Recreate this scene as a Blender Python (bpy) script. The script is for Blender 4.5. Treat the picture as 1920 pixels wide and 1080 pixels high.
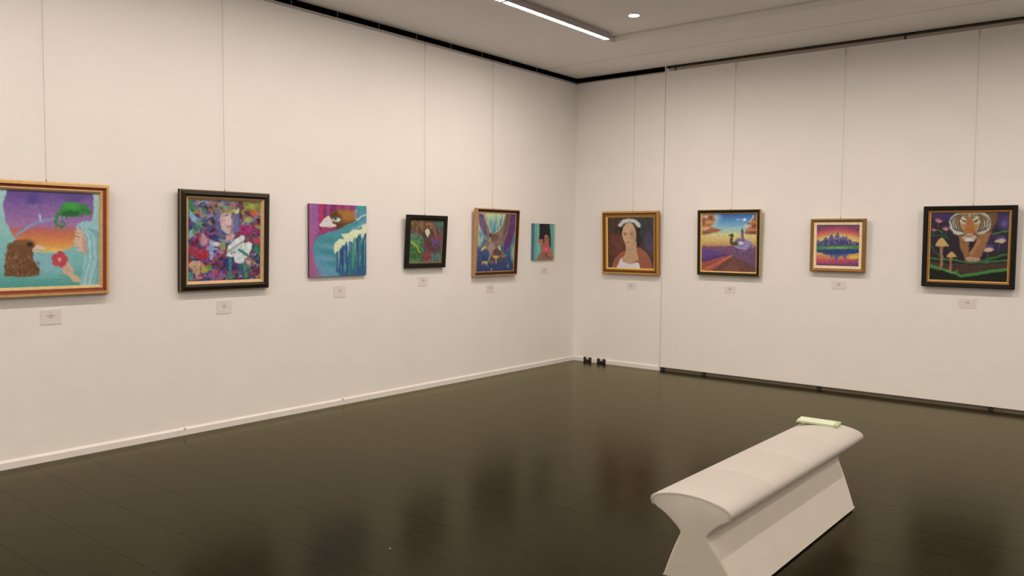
import bpy, bmesh, math, random
import numpy as np
from mathutils import Matrix, Vector

for o in list(bpy.data.objects):
    bpy.data.objects.remove(o, do_unlink=True)
scene = bpy.context.scene
COL = scene.collection

# ------------------------------------------------------------------ camera
CAM = (5.871, -8.5218, 1.55)
YAW, PITCH, ROLL, FPX = -0.6802, -0.0615, 0.0101, 1518.1
fw = Vector((math.sin(YAW) * math.cos(PITCH), math.cos(YAW) * math.cos(PITCH), math.sin(PITCH)))
rt = Vector((math.cos(YAW), -math.sin(YAW), 0))
up = rt.cross(fw)
xa = math.cos(ROLL) * rt + math.sin(ROLL) * up
ya = -math.sin(ROLL) * rt + math.cos(ROLL) * up
cam = bpy.data.cameras.new('camera')
cam.sensor_width = 36.0
cam.lens = FPX / 1920 * 36.0
cam.clip_start = 0.05
camo = bpy.data.objects.new('camera', cam)
camo.matrix_world = Matrix(((xa.x, ya.x, -fw.x, CAM[0]), (xa.y, ya.y, -fw.y, CAM[1]),
                            (xa.z, ya.z, -fw.z, CAM[2]), (0, 0, 0, 1)))
COL.objects.link(camo)
scene.camera = camo

# ------------------------------------------------------------------ world, view, light levels
world = bpy.data.worlds.new('world')
world.use_nodes = True
world.node_tree.nodes['Background'].inputs[0].default_value = (0, 0, 0, 1)
world.node_tree.nodes['Background'].inputs[1].default_value = 0.0
scene.world = world
vs = scene.view_settings
vs.view_transform = 'Standard'
vs.look = 'None'
vs.gamma = 1
vs.use_curve_mapping = False
vs.exposure = 0.06
LIGHT_TINT = (1.0, 0.86, 0.745)
STRIP_POWER = 90.0      # emission of the linear lamps along the left side of the ceiling tray
STRIP_POWER_R = 16.0    # the same along the right side
DOWN_POWER = 1480.0       # emission of the far row of recessed downlights, by the right wall
DOWN_POWER_R = 960.0     # the other rows
DOWN_POWER_L = 250.0     # the column along the left lamps
FILL_STRIP_POWER = 90.0     # unseen fill lamps added along the near side of the tray, behind the camera
try:
    scene.cycles.use_denoising = True
    scene.cycles.max_bounces = 10
    scene.cycles.diffuse_bounces = 7
    scene.cycles.glossy_bounces = 4
except Exception:
    pass

# ------------------------------------------------------------------ room measures (metres, corner of the room at 0,0)
RX, RY = 9.2, -13.0          # right-hand wall plane and rear wall plane, both out of view
ZW, ZC, ZT = 3.50, 3.556, 3.612   # wall top, border ceiling, raised ceiling tray
TX0, TX1, TY0, TY1 = 1.365, RX - 1.365, -1.355, RY + 1.355
PX = 1.245                   # left edge of the movable wall on the right


# ------------------------------------------------------------------ helpers
def lin(c):
    c = np.asarray(c, float) / 255.0
    return np.where(c <= 0.04045, c / 12.92, ((c + 0.055) / 1.055) ** 2.4)


WHITE_SEEN = lin((218, 201, 187))     # how white paint looks under the gallery light


def alb(c, k=1.0):
    """surface colour of something that looks like sRGB c in the gallery light"""
    return np.clip(lin(c) / WHITE_SEEN * 0.80 * k, 0.002, 0.9)


MATS = {}


def mat(name, col, rough=0.5, metal=0.0, var=0.0, scale=30.0, bump=0.0, bscale=200.0, spec=0.5, stretch=(1, 1, 1), rnd=0.0, ior=None, tint=None):
    if name in MATS:
        return MATS[name]
    m = bpy.data.materials.new(name)
    m.use_nodes = True
    nt = m.node_tree
    b = nt.nodes['Principled BSDF']
    c = (float(col[0]), float(col[1]), float(col[2]), 1)
    b.inputs['Base Color'].default_value = c
    b.inputs['Roughness'].default_value = rough
    b.inputs['Metallic'].default_value = metal
    b.inputs['Specular IOR Level'].default_value = spec
    if ior:
        b.inputs['IOR'].default_value = ior
    if tint:
        b.inputs['Specular Tint'].default_value = (*tint, 1)
    tc = nt.nodes.new('ShaderNodeTexCoord')
    mp = nt.nodes.new('ShaderNodeMapping')
    mp.inputs['Scale'].default_value = stretch
    nt.links.new(tc.outputs['Object'], mp.inputs['Vector'])
    if var > 0 or rnd > 0:
        n = nt.nodes.new('ShaderNodeTexNoise')
        n.inputs['Scale'].default_value = scale
        n.inputs['Detail'].default_value = 5
        nt.links.new(mp.outputs[0], n.inputs['Vector'])
        hsv = nt.nodes.new('ShaderNodeHueSaturation')
        hsv.inputs['Color'].default_value = c
        mr = nt.nodes.new('ShaderNodeMapRange')
        mr.inputs['From Min'].default_value = 0.3
        mr.inputs['From Max'].default_value = 0.7
        mr.inputs['To Min'].default_value = 1 - var
        mr.inputs['To Max'].default_value = 1 + var
        nt.links.new(n.outputs['Fac'], mr.inputs['Value'])
        out = mr.outputs[0]
        if rnd > 0:
            oi = nt.nodes.new('ShaderNodeObjectInfo')
            m2 = nt.nodes.new('ShaderNodeMapRange')
            m2.inputs['To Min'].default_value = 1 - rnd
            m2.inputs['To Max'].default_value = 1 + rnd
            nt.links.new(oi.outputs['Random'], m2.inputs['Value'])
            mu = nt.nodes.new('ShaderNodeMath')
            mu.operation = 'MULTIPLY'
            nt.links.new(out, mu.inputs[0])
            nt.links.new(m2.outputs[0], mu.inputs[1])
            out = mu.outputs[0]
        nt.links.new(out, hsv.inputs['Value'])
        nt.links.new(hsv.outputs[0], b.inputs['Base Color'])
    if bump > 0:
        n2 = nt.nodes.new('ShaderNodeTexNoise')
        n2.inputs['Scale'].default_value = bscale
        n2.inputs['Detail'].default_value = 4
        nt.links.new(mp.outputs[0], n2.inputs['Vector'])
        bp = nt.nodes.new('ShaderNodeBump')
        bp.inputs['Strength'].default_value = bump
        bp.inputs['Distance'].default_value = 0.002
        nt.links.new(n2.outputs['Fac'], bp.inputs['Height'])
        nt.links.new(bp.outputs[0], b.inputs['Normal'])
    MATS[name] = m
    return m


def emit(name, col, strength):
    m = bpy.data.materials.new(name)
    m.use_nodes = True
    nt = m.node_tree
    b = nt.nodes['Principled BSDF']
    b.inputs['Base Color'].default_value = (0.8, 0.8, 0.8, 1)
    b.inputs['Emission Color'].default_value = (*col, 1)
    b.inputs['Emission Strength'].default_value = strength
    return m


def link(name, me, parent=None, loc=None):
    o = bpy.data.objects.new(name, me)
    COL.objects.link(o)
    if parent is not None:
        o.parent = parent
    if loc is not None:
        o.location = loc
    return o


def tag(o, label, cat, group=None):
    o['label'] = label
    o['category'] = cat
    if group:
        o['group'] = group
    return o


def empty(name, loc, rot=(0, 0, 0)):
    o = bpy.data.objects.new(name, None)
    o.empty_display_size = 0.05
    COL.objects.link(o)
    o.location = loc
    o.rotation_euler = rot
    return o


def bm_box(bm, x0, x1, y0, y1, z0, z1, mi=0):
    v = [bm.verts.new(p) for p in ((x0, y0, z0), (x1, y0, z0), (x1, y1, z0), (x0, y1, z0),
                                   (x0, y0, z1), (x1, y0, z1), (x1, y1, z1), (x0, y1, z1))]
    for f in ((0, 3, 2, 1), (4, 5, 6, 7), (0, 1, 5, 4), (1, 2, 6, 5), (2, 3, 7, 6), (3, 0, 4, 7)):
        bm.faces.new([v[i] for i in f]).material_index = mi


def bm_tube(bm, pts, r, seg=8, mi=0, caps=True):
    rings = []
    n = len(pts)
    for i, p in enumerate(pts):
        p = Vector(p)
        d = (Vector(pts[min(i + 1, n - 1)]) - Vector(pts[max(i - 1, 0)])).normalized()
        a = d.orthogonal().normalized() if i == 0 else (rings[-1][1] - d * rings[-1][1].dot(d)).normalized()
        b = d.cross(a)
        rr = r[i] if isinstance(r, (list, tuple)) else r
        ring = [bm.verts.new(p + rr * (math.cos(2 * math.pi * k / seg) * a + math.sin(2 * math.pi * k / seg) * b)) for k in range(seg)]
        rings.append((ring, a))
    for i in range(n - 1):
        A, B = rings[i][0], rings[i + 1][0]
        for k in range(seg):
            bm.faces.new((A[k], A[(k + 1) % seg], B[(k + 1) % seg], B[k])).material_index = mi
    if caps:
        bm.faces.new(rings[0][0][::-1]).material_index = mi
        bm.faces.new(rings[-1][0]).material_index = mi


def mesh(name, bm, mats, smooth=False, bevel=0.0):
    if bevel > 0:
        bmesh.ops.bevel(bm, geom=list(bm.edges), offset=bevel, segments=1, affect='EDGES', clamp_overlap=True)
    bmesh.ops.recalc_face_normals(bm, faces=bm.faces)
    me = bpy.data.meshes.new(name)
    bm.to_mesh(me)
    bm.free()
    for m in (mats if isinstance(mats, (list, tuple)) else [mats]):
        me.materials.append(m)
    if smooth:
        me.polygons.foreach_set('use_smooth', [True] * len(me.polygons))
    return me


def box(name, dims, m, parent=None, loc=None, bevel=0.0):
    bm = bmesh.new()
    bm_box(bm, *dims)
    return link(name, mesh(name, bm, m, bevel=bevel), parent, loc)


def struct(name, dims, m, bevel=0.0):
    o = box(name, dims, m, bevel=bevel)
    o['kind'] = 'structure'
    return o


# ------------------------------------------------------------------ materials of the room
M_WALL = mat('wall_paint', (0.83, 0.815, 0.80), 0.75, var=0.012, scale=3, bump=0.25, bscale=320, spec=0.25)
M_CEIL = mat('ceiling_paint', (0.87, 0.855, 0.82), 0.9, var=0.01, scale=2, spec=0.15)
M_TRIM = mat('skirting_paint', (0.78, 0.76, 0.745), 0.5, var=0.03, scale=9, spec=0.35)
M_DARK = mat('cavity_shade', (0.006, 0.006, 0.005), 0.9, spec=0.1)  # black stands for the shade inside voids and gaps
M_GAP = mat('floor_joint', (0.008, 0.007, 0.005), 0.8)
M_KICK = mat('kick_brown', (0.19, 0.16, 0.125), 0.7, var=0.1)
M_ALU = mat('rail_metal', (0.45, 0.42, 0.42), 0.4, metal=0.6)
M_TRACK = mat('track_brown', (0.44, 0.38, 0.32), 0.6)
M_BLACK = mat('black_plastic', (0.02, 0.017, 0.014), 0.45)
M_WHITEP = mat('white_plastic', (0.62, 0.58, 0.54), 0.4)
M_WIRE = mat('steel_wire', (0.34, 0.31, 0.28), 0.5, metal=0.3)


def floor_material():
    """dark varnished boards: brown body under a warm-tinted satin varnish"""
    m = bpy.data.materials.new('dark_varnished_floor')
    m.use_nodes = True
    nt = m.node_tree
    nt.nodes.remove(nt.nodes['Principled BSDF'])
    N = lambda t: nt.nodes.new('ShaderNode' + t)
    out = nt.nodes['Material Output']
    tc, mp, n1, n2 = N('TexCoord'), N('Mapping'), N('TexNoise'), N('TexNoise')
    mp.inputs['Scale'].default_value = (0.5, 3.2, 1)
    nt.links.new(tc.outputs['Object'], mp.inputs['Vector'])
    n1.inputs['Scale'].default_value = 3.0
    n1.inputs['Detail'].default_value = 6
    n2.inputs['Scale'].default_value = 16
    n2.inputs['Detail'].default_value = 5
    for n in (n1, n2):
        nt.links.new(mp.outputs[0], n.inputs['Vector'])
    oi = N('ObjectInfo')
    add = N('Math')
    add.operation = 'MULTIPLY_ADD'
    add.inputs[1].default_value = 0.35
    nt.links.new(oi.outputs['Random'], add.inputs[0])
    nt.links.new(n1.outputs['Fac'], add.inputs[2])
    ramp = N('ValToRGB')
    ramp.color_ramp.elements[0].position = 0.35
    ramp.color_ramp.elements[0].color = (0.0045, 0.0036, 0.0017, 1)
    ramp.color_ramp.elements[1].position = 1.0
    ramp.color_ramp.elements[1].color = (0.0095, 0.0076, 0.0036, 1)
    nt.links.new(add.outputs[0], ramp.inputs['Fac'])
    dif, glo, fr, mix = N('BsdfDiffuse'), N('BsdfGlossy'), N('Fresnel'), N('MixShader')
    nt.links.new(ramp.outputs['Color'], dif.inputs['Color'])
    rr = N('MapRange')
    rr.inputs['From Min'].default_value = 0.3
    rr.inputs['From Max'].default_value = 0.7
    rr.inputs['To Min'].default_value = FLOOR_ROUGH - 0.03
    rr.inputs['To Max'].default_value = FLOOR_ROUGH + 0.03
    nt.links.new(n2.outputs['Fac'], rr.inputs['Value'])
    nt.links.new(rr.outputs[0], glo.inputs['Roughness'])
    glo.inputs['Color'].default_value = (*FLOOR_TINT, 1)
    fr.inputs['IOR'].default_value = FLOOR_IOR
    bp = N('Bump')
    bp.inputs['Strength'].default_value = 0.05
    bp.inputs['Distance'].default_value = 0.002
    nt.links.new(n2.outputs['Fac'], bp.inputs['Height'])
    for q in (dif, glo, fr):
        nt.links.new(bp.outputs[0], q.inputs['Normal'])
    nt.links.new(fr.outputs[0], mix.inputs[0])
    nt.links.new(dif.outputs[0], mix.inputs[1])
    nt.links.new(glo.outputs[0], mix.inputs[2])
    nt.links.new(mix.outputs[0], out.inputs['Surface'])
    return m


FLOOR_ROUGH, FLOOR_IOR, FLOOR_TINT = 0.20, 1.19, (1.0, 0.93, 0.66)
M_FLOOR = floor_material()

# ------------------------------------------------------------------ floor of wide dark boards
floor = struct('floor', (-0.02, RX, RY, 0.14, -0.10, -0.004), M_GAP)
random.seed(4)
PITCHW = 0.325
plank_cache = {}


def plank_mesh(L, W):
    k = (round(L, 3), round(W, 3))
    if k not in plank_cache:
        bm = bmesh.new()
        bm_box(bm, 0, L - 0.0008, 0, W - 0.0010, -0.02, 0.0)
        top = [e for e in bm.edges if all(abs(v.co.z) < 1e-6 for v in e.verts)]
        bmesh.ops.bevel(bm, geom=top, offset=0.0005, segments=1, affect='EDGES')
        plank_cache[k] = mesh('plank', bm, M_FLOOR)
    return plank_cache[k]


rows = []
y = -5.42 + PITCHW * 17
while y > RY:
    rows.append(y)
    y -= PITCHW
for i, y1 in enumerate(rows):
    y0 = max(y1 - PITCHW, RY)
    ytop = min(y1, 0.13)
    offs = (0.0, 1.3, 0.65, 1.95)[i % 4]
    xs = [-0.01] + [x for x in (offs + 2.6 * k for k in range(5)) if 0.05 < x < RX - 0.05] + [RX]
    for a, b in zip(xs[:-1], xs[1:]):
        link('plank', plank_mesh(b - a, ytop - y0), floor, (a, y0, 0.0))

# ------------------------------------------------------------------ walls
wl = struct('wall_left', (-0.06, 0.0, RY, 0.0, 0.0, ZW), M_WALL)
wc = struct('wall_corner', (-0.06, PX - 0.012, 0.0, 0.06, 0.0, ZW), M_WALL)
wr = struct('wall_right', (PX + 0.003, RX, 0.0, 0.05, 0.043, ZW - 0.004), M_WALL)
wrr = struct('wall_rear', (-0.06, RX + 0.06, RY - 0.06, RY, 0.0, 3.7), M_WALL)
wfs = struct('wall_side', (RX, RX + 0.06, RY, 0.2, 0.0, 3.7), M_WALL)
# void behind the walls, its shade put into the black colour, seen through the slot under the ceiling
for nm, d in (('wall_cavity_left', (-0.22, -0.16, RY - 0.06, 0.26, -0.1, 3.9)),
              ('wall_cavity_right', (-0.16, RX + 0.06, 0.20, 0.26, -0.1, 3.9))):
    struct(nm, d, M_DARK)
# recessed kick board behind the gap under the movable wall
box('kick_board', (PX, RX, 0.028, 0.05, 0.0, 0.043), M_KICK, wr)
bm = bmesh.new()
bm_tube(bm, [(0, -0.010, 0), (0, 0.012, 0)], 0.021, 14)
roller = mesh('roller', bm, M_BLACK)
for x in (PX + 0.03, 1.80, 3.1, 4.66, 5.9, 7.2):
    link('roller', roller, wr, (x, 0.016, 0.0215))
# post closing the short wall, and the hanging track above the movable wall
t2 = struct('trim_2', (PX - 0.012, PX, -0.004, 0.06, 0.0, ZC - 0.001), M_TRIM)
t3 = struct('trim_3', (PX + 0.035, RX, 0.022, 0.06, ZW - 0.004, 3.533), M_TRACK)
box('track_gap_shade', (PX + 0.035, RX, 0.034, 0.06, 3.534, ZC), mat('track_shadow', (0.085, 0.075, 0.05), 0.8), t3)  # backing strip added in the slot, its shade put into the dark colour
box('track_stop', (PX + 0.0, PX + 0.035, 0.016, 0.05, ZW - 0.004, 3.53), M_TRIM, t3)
for x in (PX + 0.105, 3.8, 6.3):
    box('track_bolt', (x, x + 0.012, 0.010, 0.022, ZW, 3.55), M_BLACK, t3)

# picture rail along the top of the left wall and the short wall
t1 = struct('trim_1', (0.0, 0.010, RY, 0.0, 3.479, 3.4995), M_ALU, bevel=0.002)
struct('trim_4', (0.010, PX - 0.012, -0.008, 0.0, 3.486, 3.4995), M_ALU, bevel=0.002)
bm = bmesh.new()
bm_box(bm, -0.014, -0.008, -0.007, 0.007, 0, 0.062)
brk = mesh('hanger_bracket', bm, mat('bracket_grey', (0.06, 0.055, 0.045), 0.6))
k = -0.827
while k > RY:
    link('hanger_bracket', brk, t1, (0.0, k, 3.497))
    k -= 0.4917

# skirting boards
bl = struct('baseboard_left', (0.0, 0.004, RY, 0.0, 0.0, 0.050), M_TRIM)


def skirting(parent, length, along, pos):
    bm = bmesh.new()
    prof = [(0.003, 0.0), (0.016, 0.0), (0.016, 0.044), (0.005, 0.060), (0.003, 0.060)]
    A = [bm.verts.new((d, 0.0008, z)) for d, z in prof]
    B = [bm.verts.new((d, length - 0.0008, z)) for d, z in prof]
    n = len(prof)
    for i in range(n):
        bm.faces.new((A[i], A[(i + 1) % n], B[(i + 1) % n], B[i]))
    bm.faces.new(A)
    bm.faces.new(B[::-1])
    o = link('skirting_board', mesh('skirting_board', bm, M_TRIM), parent, pos)
    if along == 'x':
        o.rotation_euler = (0, 0, -math.pi / 2)
    return o


js = [0.0, -2.05, -3.437, -4.53, -5.354, -7.4, -9.6, RY]
for a, b in zip(js[:-1], js[1:]):
    skirting(bl, a - b, 'y', (0, b, 0))
for s_, z_ in ((-5.294, 0.050), (-3.748, 0.050)):
    bm = bmesh.new()
    bm_tube(bm, [(0.010, 0, 0), (0.020, 0, 0)], 0.009, 10)
    link('peg', mesh('peg', bm, M_WHITEP), bl, (0, s_, z_))
bc = struct('baseboard_corner', (0.0, PX - 0.012, -0.004, 0.0, 0.0, 0.050), M_TRIM)
skirting(bc, PX - 0.012, 'x', (0, 0, 0))

# power outlets in the skirting near the corner
for x, L, a in ((0.174, 'black power outlet in the skirting, nearest the room corner', 0.115),
                (0.375, 'black power outlet in the skirting, farther from the room corner', 0.125)):
    t = tag(empty('power_outlet', (x + a / 2, -0.016, 0.0)), L, 'outlet', 'outlets in the skirting')
    box('housing', (-a / 2, a / 2, -0.010, 0.0, 0.001, 0.030), M_BLACK, t, bevel=0.002)
    for sx in (-1, 1):
        p = box('socket', (sx * a * 0.33 - 0.020, sx * a * 0.33 + 0.020, -0.010, 0.0, 0.0305, 0.060), M_BLACK, t, bevel=0.002)
        box('socket_face', (sx * a * 0.33 - 0.011, sx * a * 0.33 + 0.011, -0.0115, -0.0102, 0.034, 0.056), mat('socket_grey', (0.06, 0.048, 0.038), 0.5), p)
    box('centre_plate', (-0.0195, 0.0195, -0.008, 0.0, 0.0305, 0.057), M_WHITEP, t, bevel=0.002)

# ------------------------------------------------------------------ ceiling with a raised tray
bm = bmesh.new()
TH = 0.10
EX = -0.004
bm_box(bm, EX, TX0, RY, -0.703, ZC, ZC + TH)                # along the left wall
bm_box(bm, TX0, TX1, TY0, -0.703, ZC, ZC + TH)              # far border
bm_box(bm, TX1, RX, RY, -0.703, ZC, ZC + TH)
bm_box(bm, TX0, TX1, RY, TY1, ZC, ZC + TH)
ceil = link('ceiling', mesh('ceiling', bm, M_CEIL))
ceil['kind'] = 'structure'
box('border_panel', (EX, RX, -0.689, 0.0, ZC, ZC + TH), M_CEIL, ceil)
box('joint_backing', (EX, RX, -0.72, -0.66, ZC + 0.014, ZC + 0.02), mat('joint_grey', (0.05, 0.044, 0.035), 0.9), ceil)
box('tray_panel', (TX0 + 0.010, TX1 - 0.010, TY1 + 0.010, TY0 - 0.010, ZT, ZT + 0.05), M_CEIL, ceil)
box('tray_gap_backing', (TX0 - 0.02, TX1 + 0.02, TY1 - 0.02, TY0 + 0.02, ZT + 0.052, ZT + 0.06), M_DARK, ceil)
struct('ceiling_slab', (-0.22, RX + 0.06, RY - 0.06, 0.26, 3.80, 3.9), M_DARK)

# linear lamps along both long sides of the tray
M_STRIP = emit('lamp_strip', LIGHT_TINT, STRIP_POWER)
M_FILL_STRIP = emit('fill_strip_near', LIGHT_TINT, FILL_STRIP_POWER)
M_STRIP_R = emit('lamp_strip_right', LIGHT_TINT, STRIP_POWER_R)
M_HOUSE = mat('lamp_housing', (0.46, 0.42, 0.44), 0.5, metal=0.2)


def strip_lamp(side, y1, length, label):
    sx = 1 if side == 'left' else -1
    x = TX0 if side == 'left' else TX1
    t = tag(empty('linear_lamp', (x, y1 - length, ZC)) if side != 'near' else empty('linear_lamp', (y1 - length, TY1, ZC), (0, 0, -math.pi / 2)), label, 'lamp', 'linear lamps along the ceiling tray')

    def b(nm, a, c, y0_, y1_, z0, z1, m, par):
        return box(nm, (min(a, c) * 1.0, max(a, c), y0_, y1_, z0, z1), m, par)
    h = b('housing', sx * 0.0005, sx * 0.062, 0.012, length - 0.012, -0.004, ZT - ZC - 0.004, M_HOUSE, t)
    bm = bmesh.new()
    xx = sorted((sx * 0.004, sx * 0.052))
    bm.faces.new([bm.verts.new(q) for q in ((xx[0], 0.018, -0.0045), (xx[0], length - 0.018, -0.0045), (xx[1], length - 0.018, -0.0045), (xx[1], 0.018, -0.0045))])
    me = bpy.data.meshes.new('diffuser')
    bm.to_mesh(me)
    bm.free()
    me.materials.append({'left': M_STRIP, 'right': M_STRIP_R, 'near': M_FILL_STRIP}[side])
    link('diffuser', me, t)
    for yy in (0.004, length - 0.012):
        b('end_cap', sx * 0.0005, sx * 0.062, yy, yy + 0.008, -0.004, ZT - ZC - 0.006, M_HOUSE, t)
    return t


yl = -1.49
n = 0
while yl - 1.645 > TY1:
    strip_lamp('left', yl, 1.645, ['white linear ceiling lamp at the tray corner, nearest the room corner',
                                   'white linear ceiling lamp cut by the top edge of the picture'][n] if n < 2 else
               'white linear ceiling lamp farther along the left edge of the tray')
    strip_lamp('right', yl, 1.645, 'white linear ceiling lamp along the right edge of the tray')
    yl -= 1.645
    n += 1

for k in range(3):  # fill lamps added to brighten the bench end and the right wall
    strip_lamp('near', TX1 - 0.4 - 1.645 * k, 1.645, 'added unseen linear fill lamp along the near edge of the tray')

# recessed downlights
M_DOWN = emit('lamp_disc', LIGHT_TINT, DOWN_POWER)
M_DOWN_L = emit('lamp_disc_column', LIGHT_TINT, DOWN_POWER_L)
M_DOWN_R = emit('lamp_disc_rows', LIGHT_TINT, DOWN_POWER_R)


def downlight(x, y, label):
    t = tag(empty('downlight', (x, y, ZT)), label, 'lamp', 'recessed downlights in the ceiling tray')
    bm = bmesh.new()
    seg = 28
    prof = [(0.057, 0.0), (0.054, -0.009), (0.048, -0.0095), (0.0445, -0.001)]
    rings = [[bm.verts.new((r * math.cos(2 * math.pi * k / seg), r * math.sin(2 * math.pi * k / seg), z)) for k in range(seg)] for r, z in prof]
    for A, B in zip(rings[:-1], rings[1:]):
        for k in range(seg):
            bm.faces.new((A[k], A[(k + 1) % seg], B[(k + 1) % seg], B[k]))
    link('ring', mesh('ring', bm, M_WHITEP, smooth=True), t)
    bm = bmesh.new()
    bm.faces.new([bm.verts.new((0.044 * math.cos(-2 * math.pi * k / seg), 0.044 * math.sin(-2 * math.pi * k / seg), -0.0015)) for k in range(seg)])
    me = bpy.data.meshes.new('lens')
    bm.to_mesh(me)
    bm.free()
    me.materials.append(M_DOWN if y > -2.5 else M_DOWN_L if x < 2.5 else M_DOWN_R)
    link('lens', me, t)


downlight(1.95, -1.93, 'small round white downlight in the raised ceiling beside the linear lamp')
for x in (1.95, 3.80, 5.65, 7.25):
    for yy in (-1.93, -4.9, -7.9, -10.9):
        if (x, yy) != (1.95, -1.93):
            downlight(x, yy, 'small round white downlight in the raised ceiling outside the picture')


# ------------------------------------------------------------------ paintings: a small raster painter, colours as seen in the gallery
def vnoise(X, Y, s, seed):
    rng = np.random.RandomState(seed)
    T = rng.rand(64, 64)
    x, y = X / s, Y / s
    xi, yi = np.floor(x).astype(int), np.floor(y).astype(int)
    fx, fy = x - xi, y - yi
    fx, fy = fx * fx * (3 - 2 * fx), fy * fy * (3 - 2 * fy)
    g = lambda a, b: T[(yi + b) % 64, (xi + a) % 64]
    return (g(0, 0) * (1 - fx) + g(1, 0) * fx) * (1 - fy) + (g(0, 1) * (1 - fx) + g(1, 1) * fx) * fy


class Pic:
    N = 176

    def __init__(s, tl, tr, br, bl):
        u, v = np.meshgrid(np.linspace(0, 1, s.N), np.linspace(0, 1, s.N))
        f = lambda i: (tl[i] * (1 - u) + tr[i] * u) * (1 - v) + (bl[i] * (1 - u) + br[i] * u) * v
        s.X, s.Y = f(0), f(1)
        a = abs(tr[0] - tl[0]) * 0.014           # hand-painted wobble of every edge
        k = abs(tr[0] - tl[0]) * 0.045
        s.X, s.Y = (s.X + a * (vnoise(s.X, s.Y, k, 91) - .5) + a * .6 * (vnoise(s.X, s.Y, k / 2.5, 92) - .5),
                    s.Y + a * (vnoise(s.X, s.Y, k, 93) - .5) + a * .6 * (vnoise(s.X, s.Y, k / 2.5, 94) - .5))
        s.C = np.zeros((s.N, s.N, 3))
        s.px = abs(tr[0] - tl[0]) / s.N

    def put(s, a, col):
        a = np.clip(a, 0, 1)[..., None]
        s.C = s.C * (1 - a) + np.asarray(col, float) * a

    def grad(s, stops, mask=None, arch=0, cx=0):
        Y = s.Y + arch * (s.X - cx) ** 2
        ys = [q[0] for q in stops]
        c = np.stack([np.interp(Y, ys, [q[1][i] for q in stops]) for i in range(3)], -1)
        if mask is None:
            s.C = c
        else:
            m = np.clip(mask, 0, 1)[..., None]
            s.C = s.C * (1 - m) + c * m

    def m_ell(s, cx, cy, rx, ry, rot=0, soft=None):
        soft = soft or 1.5 * s.px
        c, q = math.cos(rot), math.sin(rot)
        dx, dy = s.X - cx, s.Y - cy
        a, b = (c * dx + q * dy) / rx, (-q * dx + c * dy) / ry
        d = (np.sqrt(a * a + b * b) - 1) * min(rx, ry)
        return np.clip(0.5 - d / soft, 0, 1)

    def ell(s, cx, cy, rx, ry, col, rot=0, soft=None, al=1.0):
        s.put(s.m_ell(cx, cy, rx, ry, rot, soft) * al, col)

    def m_poly(s, pts, soft=None):
        soft = soft or 1.5 * s.px
        P = np.asarray(pts, float)
        inside = np.zeros(s.X.shape, bool)
        D = np.full(s.X.shape, 1e9)
        for i in range(len(P)):
            x0, y0 = P[i]
            x1, y1 = P[(i + 1) % len(P)]
            ex, ey = x1 - x0, y1 - y0
            wx, wy = s.X - x0, s.Y - y0
            t = np.clip((wx * ex + wy * ey) / (ex * ex + ey * ey + 1e-9), 0, 1)
            D = np.minimum(D, (wx - t * ex) ** 2 + (wy - t * ey) ** 2)
            if abs(ey) > 1e-9:
                c = ((y0 > s.Y) != (y1 > s.Y)) & (s.X < ex * (s.Y - y0) / ey + x0)
                inside ^= c
        D = np.sqrt(D)
        return np.clip(0.5 + np.where(inside, D, -D) / soft, 0, 1)

    def poly(s, pts, col, soft=None, al=1.0):
        s.put(s.m_poly(pts, soft) * al, col)

    def line(s, pts, w, col, soft=None, al=1.0, w1=None):
        soft = soft or 1.5 * s.px
        w1 = w if w1 is None else w1
        D = np.full(s.X.shape, 1e9)
        n = len(pts) - 1
        for i in range(n):
            (x0, y0), (x1, y1) = pts[i], pts[i + 1]
            ex, ey = x1 - x0, y1 - y0
            wx, wy = s.X - x0, s.Y - y0
            t = np.clip((wx * ex + wy * ey) / (ex * ex + ey * ey + 1e-9), 0, 1)
            ww = w + (w1 - w) * (i + t) / n
            D = np.minimum(D, np.sqrt((wx - t * ex) ** 2 + (wy - t * ey) ** 2) - ww / 2)
        s.put(np.clip(0.5 - D / soft, 0, 1) * al, col)

    def grain(s, amp, sc, seed=1):
        n = vnoise(s.X, s.Y, sc, seed) + 0.5 * vnoise(s.X, s.Y, sc / 2, seed + 1) - 0.75
        s.C = np.clip(s.C + amp * n[..., None], 0, 255)

    def dabs(s, n, rect, pal, rmin, rmax, seed, asp=2.2, rot=None, al=0.85):
        r = random.Random(seed)
        for _ in range(n):
            q = r.uniform(rmin, rmax)
            s.ell(r.uniform(rect[0], rect[2]), r.uniform(rect[1], rect[3]), q * asp, q, r.choice(pal),
                  r.uniform(0, 3.14) if rot is None else rot + r.uniform(-.25, .25), soft=q * 0.6, al=al)


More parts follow.
